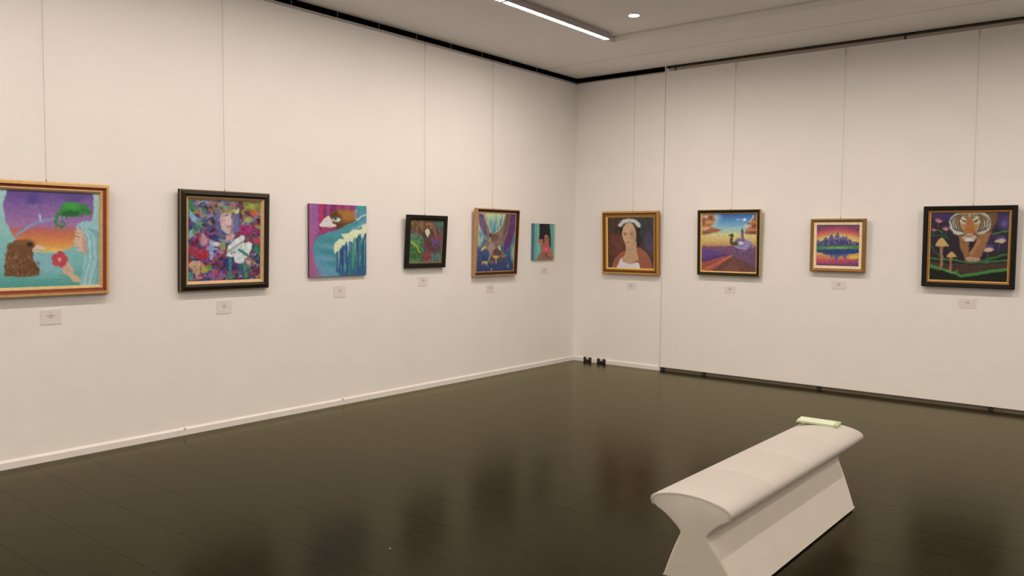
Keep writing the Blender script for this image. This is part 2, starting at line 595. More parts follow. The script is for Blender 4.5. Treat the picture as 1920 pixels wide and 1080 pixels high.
def pic_bird_lady():
    p = Pic((-54, 126), (668, 162), (672, 770), (-54, 798))
    p.grad([(120, (165, 200, 192)), (420, (140, 190, 180)), (640, (120, 180, 172)), (720, (92, 168, 152)), (800, (70, 150, 135))])
    disc = p.m_ell(320, 246, 309, 309, soft=6)
    p.grad([(130, (98, 68, 138)), (240, (132, 90, 152)), (370, (168, 108, 158)), (392, (188, 98, 100)), (430, (214, 108, 72)),
            (495, (234, 142, 66)), (552, (242, 198, 88))], disc)
    for e in ((205, 188, 52, 36, (84, 62, 132)), (480, 182, 76, 30, (92, 66, 130))):
        p.ell(*e, soft=30, al=.8)
    p.line([(190, 240), (215, 245), (230, 225)], 6, (172, 130, 175), soft=8, al=.7)
    p.ell(300, 640, 150, 75, (140, 180, 192), soft=60, al=.6)
    p.line([(92, 432), (180, 372), (270, 338), (370, 318), (470, 303), (600, 292)], 17, (126, 152, 186), soft=7, w1=11)
    p.ell(252, 316, 9, 24, (170, 190, 210), -.3, soft=8)
    p.line([(398, 268), (368, 300), (358, 340), (372, 371), (403, 380), (424, 364), (412, 342), (392, 350)], 26, (72, 128, 72), soft=7, w1=11)
    p.ell(462, 262, 78, 50, (48, 140, 52), soft=7)
    p.ell(465, 240, 58, 22, (66, 168, 66), soft=22, al=.8)
    p.ell(468, 292, 66, 17, (38, 92, 42), soft=12, al=.85)
    p.poly([(528, 232), (572, 228), (600, 262), (613, 284), (603, 297), (538, 300)], (56, 134, 58), soft=6)
    p.line([(545, 262), (600, 284)], 6, (36, 86, 40), soft=6, al=.7)
    for x in (405, 440, 520, 545):
        p.line([(x, 290), (x - 4, 312)], 12, (50, 110, 50), soft=6)
    br = (124, 76, 42)
    p.ell(128, 520, 93, 56, br, soft=8)
    p.poly([(36, 540), (14, 640), (14, 712), (130, 722), (245, 705), (248, 668), (205, 606), (200, 560), (215, 530)], br, soft=8)
    r = random.Random(3)
    for _ in range(150):
        x, y = r.uniform(20, 240), r.uniform(545, 705)
        if x > 196 and y < 620:
            continue
        p.line([(x, y), (x + 3, y + 15)], 6, r.choice([(86, 52, 30), (92, 56, 34), (168, 116, 80), (150, 100, 64)]), soft=5, al=.75)
    p.ell(150, 486, 62, 22, (146, 92, 52), soft=20, al=.7)
    p.ell(180, 500, 19, 13, (60, 36, 26), soft=8)
    p.poly([(190, 545), (202, 520), (236, 503), (276, 512), (294, 534), (284, 545), (248, 541), (214, 549)], (226, 194, 152), soft=6)
    p.line([(204, 534), (286, 540)], 4, (180, 140, 100), soft=5)
    veil = [(494, 388), (520, 362), (560, 345), (620, 344), (680, 365), (690, 800), (520, 800), (548, 700), (552, 620), (578, 566), (582, 490), (560, 415), (530, 388)]
    p.poly(veil, (150, 190, 192), soft=6)
    r = random.Random(8)
    for i in range(17):
        x0 = 540 + i * 8
        x1 = 552 + i * 7.5 + r.uniform(-10, 10)
        p.line([(x0 - 18, 372 + i * 2), (x0 + 42, 450), (x0 + 48, 600), (x1, 770)], 7, r.choice([(112, 164, 168), (182, 206, 204), (96, 150, 156), (120, 178, 170)]), soft=6, al=.75)
    p.poly([(520, 386), (556, 412), (578, 470), (583, 530), (576, 572), (548, 550), (520, 545), (505, 538), (512, 522), (494, 512), (501, 496), (480, 486), (494, 452), (492, 412)], (224, 174, 142), soft=6)
    p.poly([(545, 420), (576, 470), (582, 560), (560, 555), (555, 480)], (186, 128, 104), soft=18, al=.6)
    p.line([(500, 440), (530, 446)], 5, (120, 84, 74), soft=5)
    p.line([(498, 422), (528, 424)], 4, (160, 112, 92), soft=5)
    p.ell(511, 518, 13, 7, (142, 156, 180), soft=5)
    hand = [(404, 690), (408, 650), (418, 626), (438, 618), (462, 634), (480, 660), (486, 692), (540, 742), (530, 758), (486, 754), (455, 712), (425, 706)]
    p.poly(hand, (218, 172, 134), soft=6)
    for a in ((415, 640), (432, 636), (450, 646)):
        p.line([a, (a[0] + 18, a[1] + 48)], 4, (178, 128, 98), soft=5, al=.8)
    for k in range(5):
        t = -1.4 + k * 2 * math.pi / 5
        p.ell(386 + 34 * math.cos(t), 602 + 30 * math.sin(t), 28, 24, (206, 62 + 8 * (k % 2), 76), soft=6)
    p.ell(386, 600, 12, 11, (238, 150, 150), soft=6)
    for k in range(9):
        y = 730 + k * 8
        p.line([(-50, y), (80, y - 8), (200, y + 6), (330, y - 6), (470, y + 8)], 4, [(120, 190, 178), (52, 130, 122)][k % 2], soft=6, al=.55)
    p.grain(12, 14)
    return p.C


def pic_guitar():
    p = Pic((147, 145), (708, 155), (705, 762), (145, 782))
    p.grad([(140, (92, 82, 112)), (400, (96, 60, 100)), (780, (96, 52, 92))])
    PU, MA, RE, GR, YG, BL, LA, TE = (92, 58, 112), (142, 40, 92), (172, 38, 52), (64, 128, 74), (156, 156, 62), (52, 54, 118), (146, 126, 166), (58, 110, 118)
    p.dabs(60, (150, 150, 420, 430), [PU, BL, LA, TE, GR, PU, (80, 70, 120)], 12, 30, 1)
    p.dabs(60, (150, 400, 420, 780), [PU, RE, MA, BL, (150, 70, 120), LA], 12, 30, 2)
    p.dabs(60, (480, 150, 710, 480), [MA, (130, 60, 90), YG, GR, (120, 40, 70), LA, (96, 60, 80)], 12, 28, 3)
    p.dabs(60, (430, 480, 710, 780), [(120, 36, 66), PU, RE, BL, TE, GR, (110, 50, 60)], 12, 28, 4)
    p.dabs(30, (180, 150, 470, 260), [YG, GR, (200, 90, 60), LA, TE], 8, 20, 5)
    allc = [PU, MA, RE, GR, YG, BL, LA, TE, (40, 36, 60), (48, 34, 50), (190, 120, 130), (200, 90, 60), (180, 180, 180)]
    p.dabs(170, (150, 150, 705, 775), allc, 4, 11, 31, asp=2.6, al=.7)
    p.dabs(70, (150, 150, 705, 775), [(38, 32, 52), (44, 30, 40), (30, 40, 60)], 4, 10, 32, asp=3, al=.6)
    p.poly([(560, 150), (710, 150), (710, 230), (620, 240), (570, 200)], (126, 128, 50), soft=20)
    p.ell(655, 240, 36, 22, (216, 92, 50), soft=14)
    p.ell(640, 190, 40, 20, (168, 160, 60), soft=20)
    p.ell(610, 290, 34, 22, (176, 190, 90), soft=20, al=.8)
    p.poly([(150, 222), (180, 255), (248, 356), (205, 335), (158, 290)], (128, 164, 192), soft=5)
    p.line([(205, 310), (246, 355)], 14, (96, 160, 100), soft=6)
    p.poly([(150, 390), (185, 370), (180, 430), (152, 450)], (120, 182, 150), soft=8)
    p.ell(590, 380, 60, 46, (160, 36, 92), soft=18)
    p.ell(680, 465, 28, 34, (182, 44, 60), soft=14)
    p.ell(675, 520, 24, 36, (44, 122, 80), soft=14)
    p.ell(245, 570, 60, 40, (176, 36, 56), soft=14)
    p.ell(260, 460, 30, 40, (190, 130, 132), soft=18)
    p.line([(318, 470), (318, 600)], 30, (140, 156, 190), soft=10)
    p.line([(290, 520), (360, 528)], 22, (140, 156, 190), soft=10)
    p.ell(330, 435, 30, 22, (40, 44, 112), soft=8)
    p.ell(352, 488, 30, 18, (206, 196, 190), soft=10)
    p.ell(405, 505, 20, 36, (150, 140, 80), soft=10)
    # hair and hat
    p.ell(440, 300, 96, 130, (104, 92, 140), soft=14)
    p.ell(400, 400, 40, 60, (84, 90, 124), soft=14)
    p.ell(450, 222, 84, 36, (140, 140, 70), soft=12)
    p.ell(400, 205, 34, 20, (90, 140, 120), soft=10)
    p.ell(505, 225, 26, 24, (200, 206, 120), soft=8)
    p.ell(488, 182, 18, 10, (190, 40, 60), soft=6)
    p.ell(380, 182, 26, 16, (176, 176, 96), soft=10)
    # face
    p.poly([(382, 262), (400, 246), (450, 244), (495, 262), (496, 330), (482, 390), (455, 412), (425, 404), (396, 364), (380, 310)], (206, 170, 164), soft=7)
    p.poly([(470, 255), (498, 264), (497, 335), (482, 392), (452, 413), (470, 360), (476, 310)], (126, 108, 124), soft=10, al=.85)
    p.ell(405, 306, 24, 16, (212, 130, 142), soft=12, al=.85)
    p.line([(412, 268), (448, 262)], 10, (120, 104, 110), soft=7)
    p.line([(470, 272), (492, 276)], 8, (84, 74, 92), soft=6)
    p.line([(462, 280), (466, 318), (452, 322)], 6, (226, 196, 190), soft=6)
    p.ell(456, 350, 20, 8, (170, 82, 100), soft=6)
    p.ell(515, 340, 17, 66, (96, 108, 150), soft=10)
    p.poly([(430, 425), (482, 398), (506, 420), (470, 460), (425, 460)], (206, 148, 146), soft=8)
    p.line([(385, 455), (460, 470), (500, 452)], 14, (126, 146, 170), soft=8)
    # guitar
    g = [(434, 540), (452, 495), (500, 450), (548, 416), (574, 420), (582, 444), (566, 470), (582, 480), (612, 464), (634, 474), (640, 505), (622, 552), (604, 586), (584, 604), (566, 634), (530, 643), (500, 628), (494, 596), (462, 586), (438, 580)]
    p.poly(g, (212, 212, 202), soft=6)
    p.poly([(434, 545), (556, 455), (562, 470), (440, 566)], (166, 162, 160), soft=5)
    p.line([(552, 462), (548, 510)], 5, (120, 116, 118), soft=4)
    p.line([(470, 570), (472, 552), (504, 550)], 5, (70, 66, 70), soft=4)
    p.line([(530, 528), (602, 576)], 20, (60, 128, 122), soft=8)
    p.ell(612, 500, 18, 26, (232, 232, 224), soft=14)
    p.line([(432, 548), (340, 618), (235, 702)], 19, (176, 70, 76), soft=5)
    p.line([(432, 556), (340, 626), (240, 708)], 5, (90, 40, 60), soft=4)
    p.ell(205, 655, 56, 36, (204, 158, 122), soft=8)
    for k, (a, b) in enumerate((((190, 660), (186, 712)), ((208, 670), (206, 738)), ((228, 664), (224, 722)), ((246, 640), (258, 662)))):
        p.line([a, b], 19, (196, 146, 112), soft=6)
        p.line([(a[0] + 10, a[1]), (b[0] + 10, b[1])], 4, (120, 78, 66), soft=4)
    p.ell(270, 692, 34, 20, (176, 172, 52), -.5, soft=8)
    p.ell(300, 668, 26, 14, (96, 142, 60), -.5, soft=8)
    p.ell(160, 740, 22, 36, (70, 132, 124), soft=12)
    p.poly([(400, 600), (490, 596), (500, 700), (440, 690)], (46, 48, 116), soft=14)
    p.line([(462, 600), (458, 720)], 26, (54, 124, 110), soft=10)
    p.line([(575, 650), (590, 740)], 34, (66, 134, 96), soft=12)
    p.ell(545, 690, 22, 36, (52, 84, 130), soft=12)
    p.ell(612, 618, 26, 26, (196, 140, 130), soft=8)
    p.line([(600, 600), (705, 660)], 14, (140, 96, 92), soft=6)
    for k in range(5):
        p.line([(612 + k * 17, 606 + k * 10), (606 + k * 17, 634 + k * 10)], 5, (204, 170, 150), soft=4)
    p.ell(360, 730, 60, 34, (150, 76, 142), soft=18)
    p.ell(360, 715, 26, 18, (182, 44, 70), soft=10)
    p.dabs(40, (280, 700, 700, 775), [(60, 40, 84), (140, 44, 90), (40, 40, 84), (150, 120, 160), (70, 110, 90)], 4, 9, 33, asp=2.6, al=.55)
    p.dabs(40, (330, 160, 540, 260), [(150, 140, 80), (90, 80, 130), (170, 90, 90), (110, 150, 120), (60, 54, 90)], 4, 9, 34, al=.6)
    p.grain(34, 16, 3)
    return p.C


def pic_eagle_teal():
    p = Pic((62, 65), (642, 90), (642, 790), (65, 815))
    p.grad([(60, (152, 44, 104)), (500, (165, 70, 122)), (820, (166, 92, 140))])
    for x0, x1, c in ((60, 92, (172, 92, 128)), (92, 150, (152, 86, 158)), (150, 200, (188, 42, 84)), (200, 232, (132, 34, 84)), (232, 262, (160, 60, 128)),
                      (262, 332, (126, 32, 86)), (332, 372, (168, 52, 112)), (372, 412, (152, 34, 84)), (412, 470, (178, 60, 122)), (470, 560, (146, 40, 104))):
        p.poly([(x0, 40), (x1, 40), (x1 + 4, 420), (x0 + 4, 420)], c, soft=16, al=.9)
    p.poly([(62, 300), (118, 300), (104, 820), (62, 820)], (170, 86, 124), soft=30, al=.8)
    p.poly([(130, 400), (250, 340), (330, 330), (330, 300), (180, 320)], (172, 44, 96), soft=14)
    teal = [(118, 440), (150, 396), (235, 358), (350, 326), (470, 268), (530, 232), (552, 190), (524, 140), (530, 80), (660, 60), (660, 820), (182, 830), (134, 710), (106, 600), (104, 500)]
    p.poly(teal, (66, 142, 148), soft=6)
    p.poly([(104, 560), (200, 600), (340, 700), (352, 830), (180, 830), (130, 700)], (94, 150, 176), soft=50, al=.8)
    p.poly([(110, 600), (150, 720), (195, 820), (240, 820), (170, 700)], (150, 120, 172), soft=34, al=.6)
    for k in range(5):
        p.ell(250 + 10 * k, 440 + 62 * k, 90, 26, [(48, 132, 138), (120, 150, 178)][k % 2], .2, soft=34, al=.6)
    # feathers at the upper right
    for k in range(7):
        y = 110 + k * 28
        p.line([(640, y + 40), (590, y + 52), (545, y + 92)], 15, [(96, 130, 172), (214, 214, 176), (70, 134, 160)][k % 3], soft=8, al=.85)
    p.poly([(310, 560), (372, 506), (470, 440), (560, 390), (650, 360), (650, 800), (360, 800), (352, 690)], (46, 92, 128), soft=10)
    r = random.Random(7)
    x = 335
    while x < 650:
        c = r.choice([(40, 70, 138), (36, 112, 116), (62, 140, 96), (46, 52, 138), (84, 156, 112), (30, 92, 120), (46, 76, 150)])
        top = 560 - (x - 320) * .55 + r.uniform(0, 40)
        p.line([(x, top), (x + r.uniform(-5, 5), r.uniform(650, 830))], r.uniform(12, 34), c, soft=12, al=.85)
        x += r.uniform(7, 13)
    band = [(300, 505), (322, 455), (360, 420), (405, 425), (380, 372), (430, 368), (470, 350), (500, 304), (545, 330), (600, 318), (580, 280), (640, 268), (660, 268), (660, 352), (620, 372), (604, 420), (590, 372), (552, 376), (540, 414), (508, 420), (496, 460), (470, 444), (452, 470), (428, 452), (410, 492), (392, 488), (372, 520), (352, 560), (338, 540), (320, 585), (310, 560)]
    p.poly(band, (222, 218, 168), soft=9)
    p.poly([(440, 330), (500, 300), (590, 262), (640, 240), (640, 262), (560, 300), (480, 345)], (90, 150, 160), soft=12, al=.8)
    for x, a, b, w, c in ((448, 420, 610, 18, (196, 212, 206)), (520, 410, 630, 15, (128, 196, 120)), (354, 500, 690, 10, (196, 214, 160)), (592, 380, 480, 12, (214, 218, 170)),
                          (470, 470, 560, 8, (150, 190, 190)), (580, 590, 640, 6, (150, 196, 170)), (420, 690, 760, 6, (120, 170, 190)), (540, 560, 700, 8, (90, 170, 120)), (626, 440, 480, 5, (160, 190, 210)), (378, 700, 750, 8, (150, 200, 190))):
        p.line([(x, a), (x, b)], w, c, soft=6, w1=2)
    # head
    p.poly([(244, 190), (280, 156), (350, 128), (440, 122), (505, 138), (520, 180), (535, 228), (470, 266), (400, 300), (345, 318), (300, 300), (286, 250)], (128, 74, 32), soft=7)
    p.poly([(340, 140), (440, 124), (510, 142), (520, 220), (420, 250), (380, 190)], (178, 112, 38), soft=44, al=.95)
    p.poly([(250, 186), (330, 140), (350, 175), (290, 205)], (92, 54, 34), soft=20, al=.9)
    p.poly([(330, 260), (430, 268), (345, 318), (300, 300)], (92, 48, 28), soft=24, al=.9)
    for k in range(10):
        p.line([(505 + k * 2, 140 + k * 10), (540, 130 + k * 12)], 8, [(202, 196, 190), (120, 130, 160)][k % 2], soft=6, al=.8)
    p.poly([(246, 182), (262, 206), (286, 232), (294, 268), (330, 280), (328, 300), (262, 308), (204, 306), (168, 302), (160, 290), (168, 264), (200, 226)], (216, 200, 188), soft=6)
    p.line([(230, 302), (322, 298)], 8, (206, 186, 110), soft=6)
    p.poly([(158, 296), (182, 304), (176, 340), (164, 330)], (96, 52, 66), soft=6)
    p.ell(330, 226, 44, 26, (168, 176, 164), soft=7)
    p.ell(318, 218, 17, 11, (44, 52, 56), soft=5)
    p.line([(286, 206), (332, 200), (372, 212)], 9, (70, 44, 34), soft=6)
    p.ell(350, 232, 12, 12, (206, 210, 200), soft=6)
    p.ell(230, 243, 6, 5, (150, 128, 110), soft=4)
    p.grain(12, 20, 5)
    return p.C


def pic_bird_forest():
    p = Pic((143, 208), (545, 212), (520, 772), (125, 785))
    p.grad([(205, (116, 82, 52)), (330, (110, 66, 50)), (480, (82, 92, 60)), (790, (70, 110, 66))])
    p.dabs(30, (135, 205, 330, 330), [(130, 92, 56), (96, 66, 44), (150, 110, 66)], 10, 24, 1, rot=1.5)
    for a in ((500, 270, 50, 60, (58, 122, 104)), (490, 350, 34, 50, (46, 68, 92)), (470, 435, 60, 36, (160, 48, 46)), (450, 512, 70, 48, (106, 62, 118)),
              (430, 590, 90, 50, (96, 46, 66)), (255, 370, 42, 42, (120, 44, 52)), (225, 440, 90, 40, (74, 116, 86)), (215, 520, 95, 60, (66, 124, 62)),
              (210, 650, 100, 90, (54, 104, 50)), (180, 430, 44, 26, (86, 140, 120)), (352, 690, 66, 80, (168, 54, 50)), (455, 690, 62, 56, (74, 126, 120)), (330, 570, 50, 70, (104, 60, 62))):
        p.ell(*a, soft=62)
    p.dabs(60, (135, 430, 300, 760), [(60, 116, 54), (84, 138, 70), (46, 92, 48), (110, 140, 70), (90, 70, 50)], 6, 16, 21, al=.5)
    p.dabs(60, (300, 400, 520, 760), [(150, 50, 52), (110, 52, 80), (120, 66, 120), (70, 110, 110), (90, 46, 48)], 6, 16, 22, al=.45)
    p.dabs(40, (140, 215, 540, 400), [(120, 84, 52), (96, 62, 44), (140, 100, 62), (70, 60, 50)], 6, 16, 23, rot=1.4, al=.45)
    p.line([(210, 320), (220, 420)], 18, (120, 110, 66), soft=12)
    p.line([(160, 505), (215, 555), (258, 630)], 34, (168, 166, 60), soft=14, w1=14)
    p.line([(180, 480), (300, 610)], 16, (70, 150, 76), soft=12)
    p.line([(292, 290), (296, 600)], 5, (150, 120, 96), soft=5, al=.7)
    p.ell(376, 348, 84, 100, (104, 66, 50), soft=16)
    p.line([(340, 272), (390, 268), (430, 320), (440, 390)], 34, (156, 100, 66), soft=18)
    p.ell(330, 420, 42, 60, (74, 46, 42), soft=18)
    p.ell(350, 490, 48, 60, (88, 52, 50), soft=20)
    p.ell(400, 390, 40, 46, (96, 60, 46), soft=18)
    p.poly([(316, 352), (346, 322), (372, 346), (380, 378), (352, 440), (326, 398)], (214, 200, 140), soft=8)
    p.poly([(340, 372), (378, 372), (352, 440)], (198, 196, 200), soft=10)
    p.ell(386, 318, 12, 10, (126, 126, 60), soft=6)
    p.dabs(24, (130, 740, 520, 780), [(150, 130, 80), (96, 116, 60), (150, 70, 60)], 5, 9, 2, rot=1.5)
    p.grain(26, 18, 6)
    return p.C


def pic_eagle_dive():
    p = Pic((133, 170), (528, 180), (505, 780), (110, 795))
    p.grad([(165, (206, 212, 142)), (260, (150, 180, 150)), (340, (84, 136, 156)), (560, (60, 94, 132)), (660, (52, 66, 112)), (800, (50, 58, 100))])
    r = random.Random(5)
    for _ in range(60):
        x = r.uniform(115, 530)
        y = r.uniform(170, 420)
        p.line([(x, y), (x, y + r.uniform(60, 180))], r.uniform(8, 20), r.choice([(84, 142, 162), (206, 212, 146), (120, 160, 160), (60, 110, 150), (170, 196, 140)]), soft=10, al=.7)
    for _ in range(50):
        x = r.uniform(110, 520)
        y = r.uniform(520, 740)
        p.line([(x, y), (x, y + r.uniform(30, 90))], r.uniform(8, 20), r.choice([(46, 60, 112), (66, 100, 140), (52, 50, 94), (70, 62, 98)]), soft=10, al=.7)
    p.ell(140, 470, 26, 60, (176, 190, 140), soft=24, al=.8)
    p.ell(505, 600, 28, 90, (166, 182, 130), soft=24, al=.8)
    p.poly([(130, 175), (182, 185), (212, 300), (214, 430), (176, 380), (140, 290)], (96, 62, 106), soft=8)
    for k in range(7):
        p.line([(134, 215 + k * 26), (196, 250 + k * 26)], 5, (196, 170, 190), soft=5, al=.7)
    p.poly([(450, 165), (540, 165), (530, 330), (470, 520), (400, 585), (410, 440), (440, 330)], (98, 46, 100), soft=10)
    for k in range(6):
        p.line([(470, 250 + k * 34), (530, 225 + k * 30)], 5, (150, 110, 160), soft=5, al=.6)
    body = [(178, 172), (200, 172), (232, 290), (262, 372), (290, 388), (345, 350), (395, 250), (416, 168), (476, 168), (456, 300), (428, 420), (384, 500), (366, 530), (396, 590), (432, 622), (400, 650), (350, 690), (280, 710), (236, 690), (252, 640), (240, 590), (232, 560), (190, 560), (160, 585), (170, 545), (200, 490), (222, 440), (214, 340)]
    p.poly(body, (138, 106, 86), soft=7)
    p.poly([(420, 170), (470, 170), (450, 300), (410, 420), (380, 470), (400, 330)], (112, 78, 66), soft=18, al=.9)
    p.line([(190, 180), (228, 300), (262, 390), (246, 470)], 12, (196, 166, 140), soft=8)
    p.line([(412, 190), (385, 280), (345, 350), (290, 392)], 7, (206, 180, 150), soft=6)
    p.ell(300, 430, 44, 40, (112, 84, 68), soft=16)
    p.ell(256, 405, 14, 22, (84, 62, 52), soft=8)
    p.ell(268, 545, 34, 60, (170, 132, 122), soft=18)
    p.ell(330, 590, 50, 40, (96, 68, 66), soft=16)
    p.ell(320, 665, 80, 36, (92, 70, 66), soft=18)
    p.poly([(160, 585), (158, 556), (176, 530), (208, 522), (214, 545), (180, 560)], (218, 176, 92), soft=6)
    p.poly([(340, 520), (356, 518), (370, 575), (346, 560)], (220, 196, 140), soft=6)
    p.ell(316, 638, 34, 15, (214, 152, 48), soft=6)
    p.line([(316, 650), (318, 716)], 12, (206, 186, 150), soft=5, w1=4)
    p.ell(200, 696, 34, 14, (206, 152, 60), soft=6)
    for x in (176, 202, 222):
        p.line([(x, 700), (x - 6, 728)], 9, (216, 186, 120), soft=4, w1=3)
    p.line([(248, 620), (240, 670)], 5, (210, 200, 200), soft=5)
    p.line([(270, 760), (270, 790)], 5, (220, 220, 226), soft=4)
    p.line([(446, 715), (444, 745)], 6, (196, 206, 230), soft=4)
    p.grain(14, 16, 8)
    return p.C


def pic_flower_woman():
    p = Pic((745, 278), (985, 288), (975, 662), (745, 674))
    p.grad([(270, (112, 176, 156)), (680, (104, 166, 148))])
    r = random.Random(9)
    for _ in range(26):
        x = r.uniform(745, 985)
        p.line([(x, 270), (x, 680)], r.uniform(5, 12), r.choice([(84, 140, 128), (150, 198, 174), (110, 180, 160), (70, 128, 130), (130, 190, 160)]), soft=7, al=.7)
    p.line([(752, 270), (750, 680)], 14, (62, 108, 128), soft=8)
    p.ell(824, 462, 24, 36, (192, 104, 84), soft=8)
    p.poly([(842, 430), (930, 420), (932, 520), (900, 560), (850, 540)], (172, 100, 80), soft=8)
    p.poly([(788, 670), (806, 615), (846, 580), (930, 565), (956, 600), (964, 670)], (168, 106, 82), soft=8)
    p.poly([(812, 284), (922, 284), (932, 400), (936, 500), (926, 548), (914, 450), (896, 400), (872, 402), (856, 450), (812, 446), (814, 380)], (34, 30, 28), soft=8)
    p.line([(862, 420), (858, 480), (846, 540)], 12, (44, 30, 28), soft=6)
    p.ell(892, 452, 26, 50, (176, 104, 80), soft=10)
    p.line([(880, 440), (910, 436)], 5, (70, 40, 36), soft=4)
    p.ell(845, 505, 14, 30, (180, 104, 84), soft=8)
    for a in ((862, 545, 20, 20), (886, 530, 24, 22), (905, 560, 22, 22), (880, 580, 24, 20), (850, 560, 12, 14)):
        p.ell(*a, (220, 76, 86), soft=7)
    p.ell(886, 556, 14, 12, (236, 120, 124), soft=8)
    for x in (850, 880, 908, 930):
        p.line([(x, 590), (x + 2, 660)], 5, (110, 62, 52), soft=5)
    p.ell(930, 590, 22, 36, (196, 100, 84), soft=10)
    p.line([(890, 600), (880, 625), (908, 640)], 8, (60, 44, 40), soft=5)
    p.grain(14, 12, 9)
    return p.C


def pic_portrait():
    # a plain generic portrait in the same size and colours
    p = Pic((123, 150), (638, 150), (635, 757), (120, 750))
    p.grad([(150, (66, 54, 46)), (420, (84, 52, 42)), (760, (86, 54, 46))])
    for a in ((210, 470, 110, 130, (118, 58, 42)), (190, 250, 90, 80, (66, 54, 38)), (560, 300, 110, 150, (58, 58, 58)), (600, 470, 60, 90, (92, 66, 100)), (570, 650, 90, 70, (80, 54, 54))):
        p.ell(*a, soft=70, al=.9)
    p.dabs(40, (125, 160, 280, 560), [(110, 58, 44), (70, 52, 40), (130, 70, 50)], 8, 18, 4, al=.4)
    p.dabs(40, (510, 160, 635, 560), [(70, 68, 70), (60, 56, 64), (90, 72, 96)], 8, 18, 5, rot=1.5, al=.4)
    p.ell(374, 300, 112, 140, (42, 34, 30), soft=12)
    p.ell(440, 420, 62, 80, (44, 36, 32), soft=16)
    p.poly([(160, 760), (190, 640), (262, 566), (340, 520), (480, 500), (560, 560), (604, 640), (632, 760)], (166, 88, 62), soft=10)
    p.poly([(330, 430), (446, 430), (456, 560), (478, 640), (370, 690), (276, 640), (324, 560)], (202, 150, 108), soft=9)
    p.poly([(206, 760), (240, 690), (276, 612), (296, 660), (368, 690), (460, 668), (478, 690), (494, 760)], (222, 204, 196), soft=8)
    p.ell(366, 352, 80, 128, (214, 164, 118), soft=10)
    p.ell(412, 372, 34, 92, (186, 132, 92), soft=40, al=.6)
    p.line([(306, 342), (336, 338)], 7, (120, 84, 62), soft=6)
    p.line([(382, 340), (412, 344)], 7, (120, 84, 62), soft=6)
    p.ell(322, 358, 13, 5, (92, 66, 54), soft=5)
    p.ell(396, 360, 13, 5, (92, 66, 54), soft=5)
    p.line([(352, 352), (346, 400), (358, 408)], 6, (184, 132, 94), soft=6)
    p.ell(354, 446, 24, 8, (196, 108, 92), soft=6)
    p.line([(268, 250), (300, 214), (366, 198), (440, 214), (476, 256)], 44, (206, 196, 184), soft=14)
    p.grain(14, 16, 11)
    return p.C


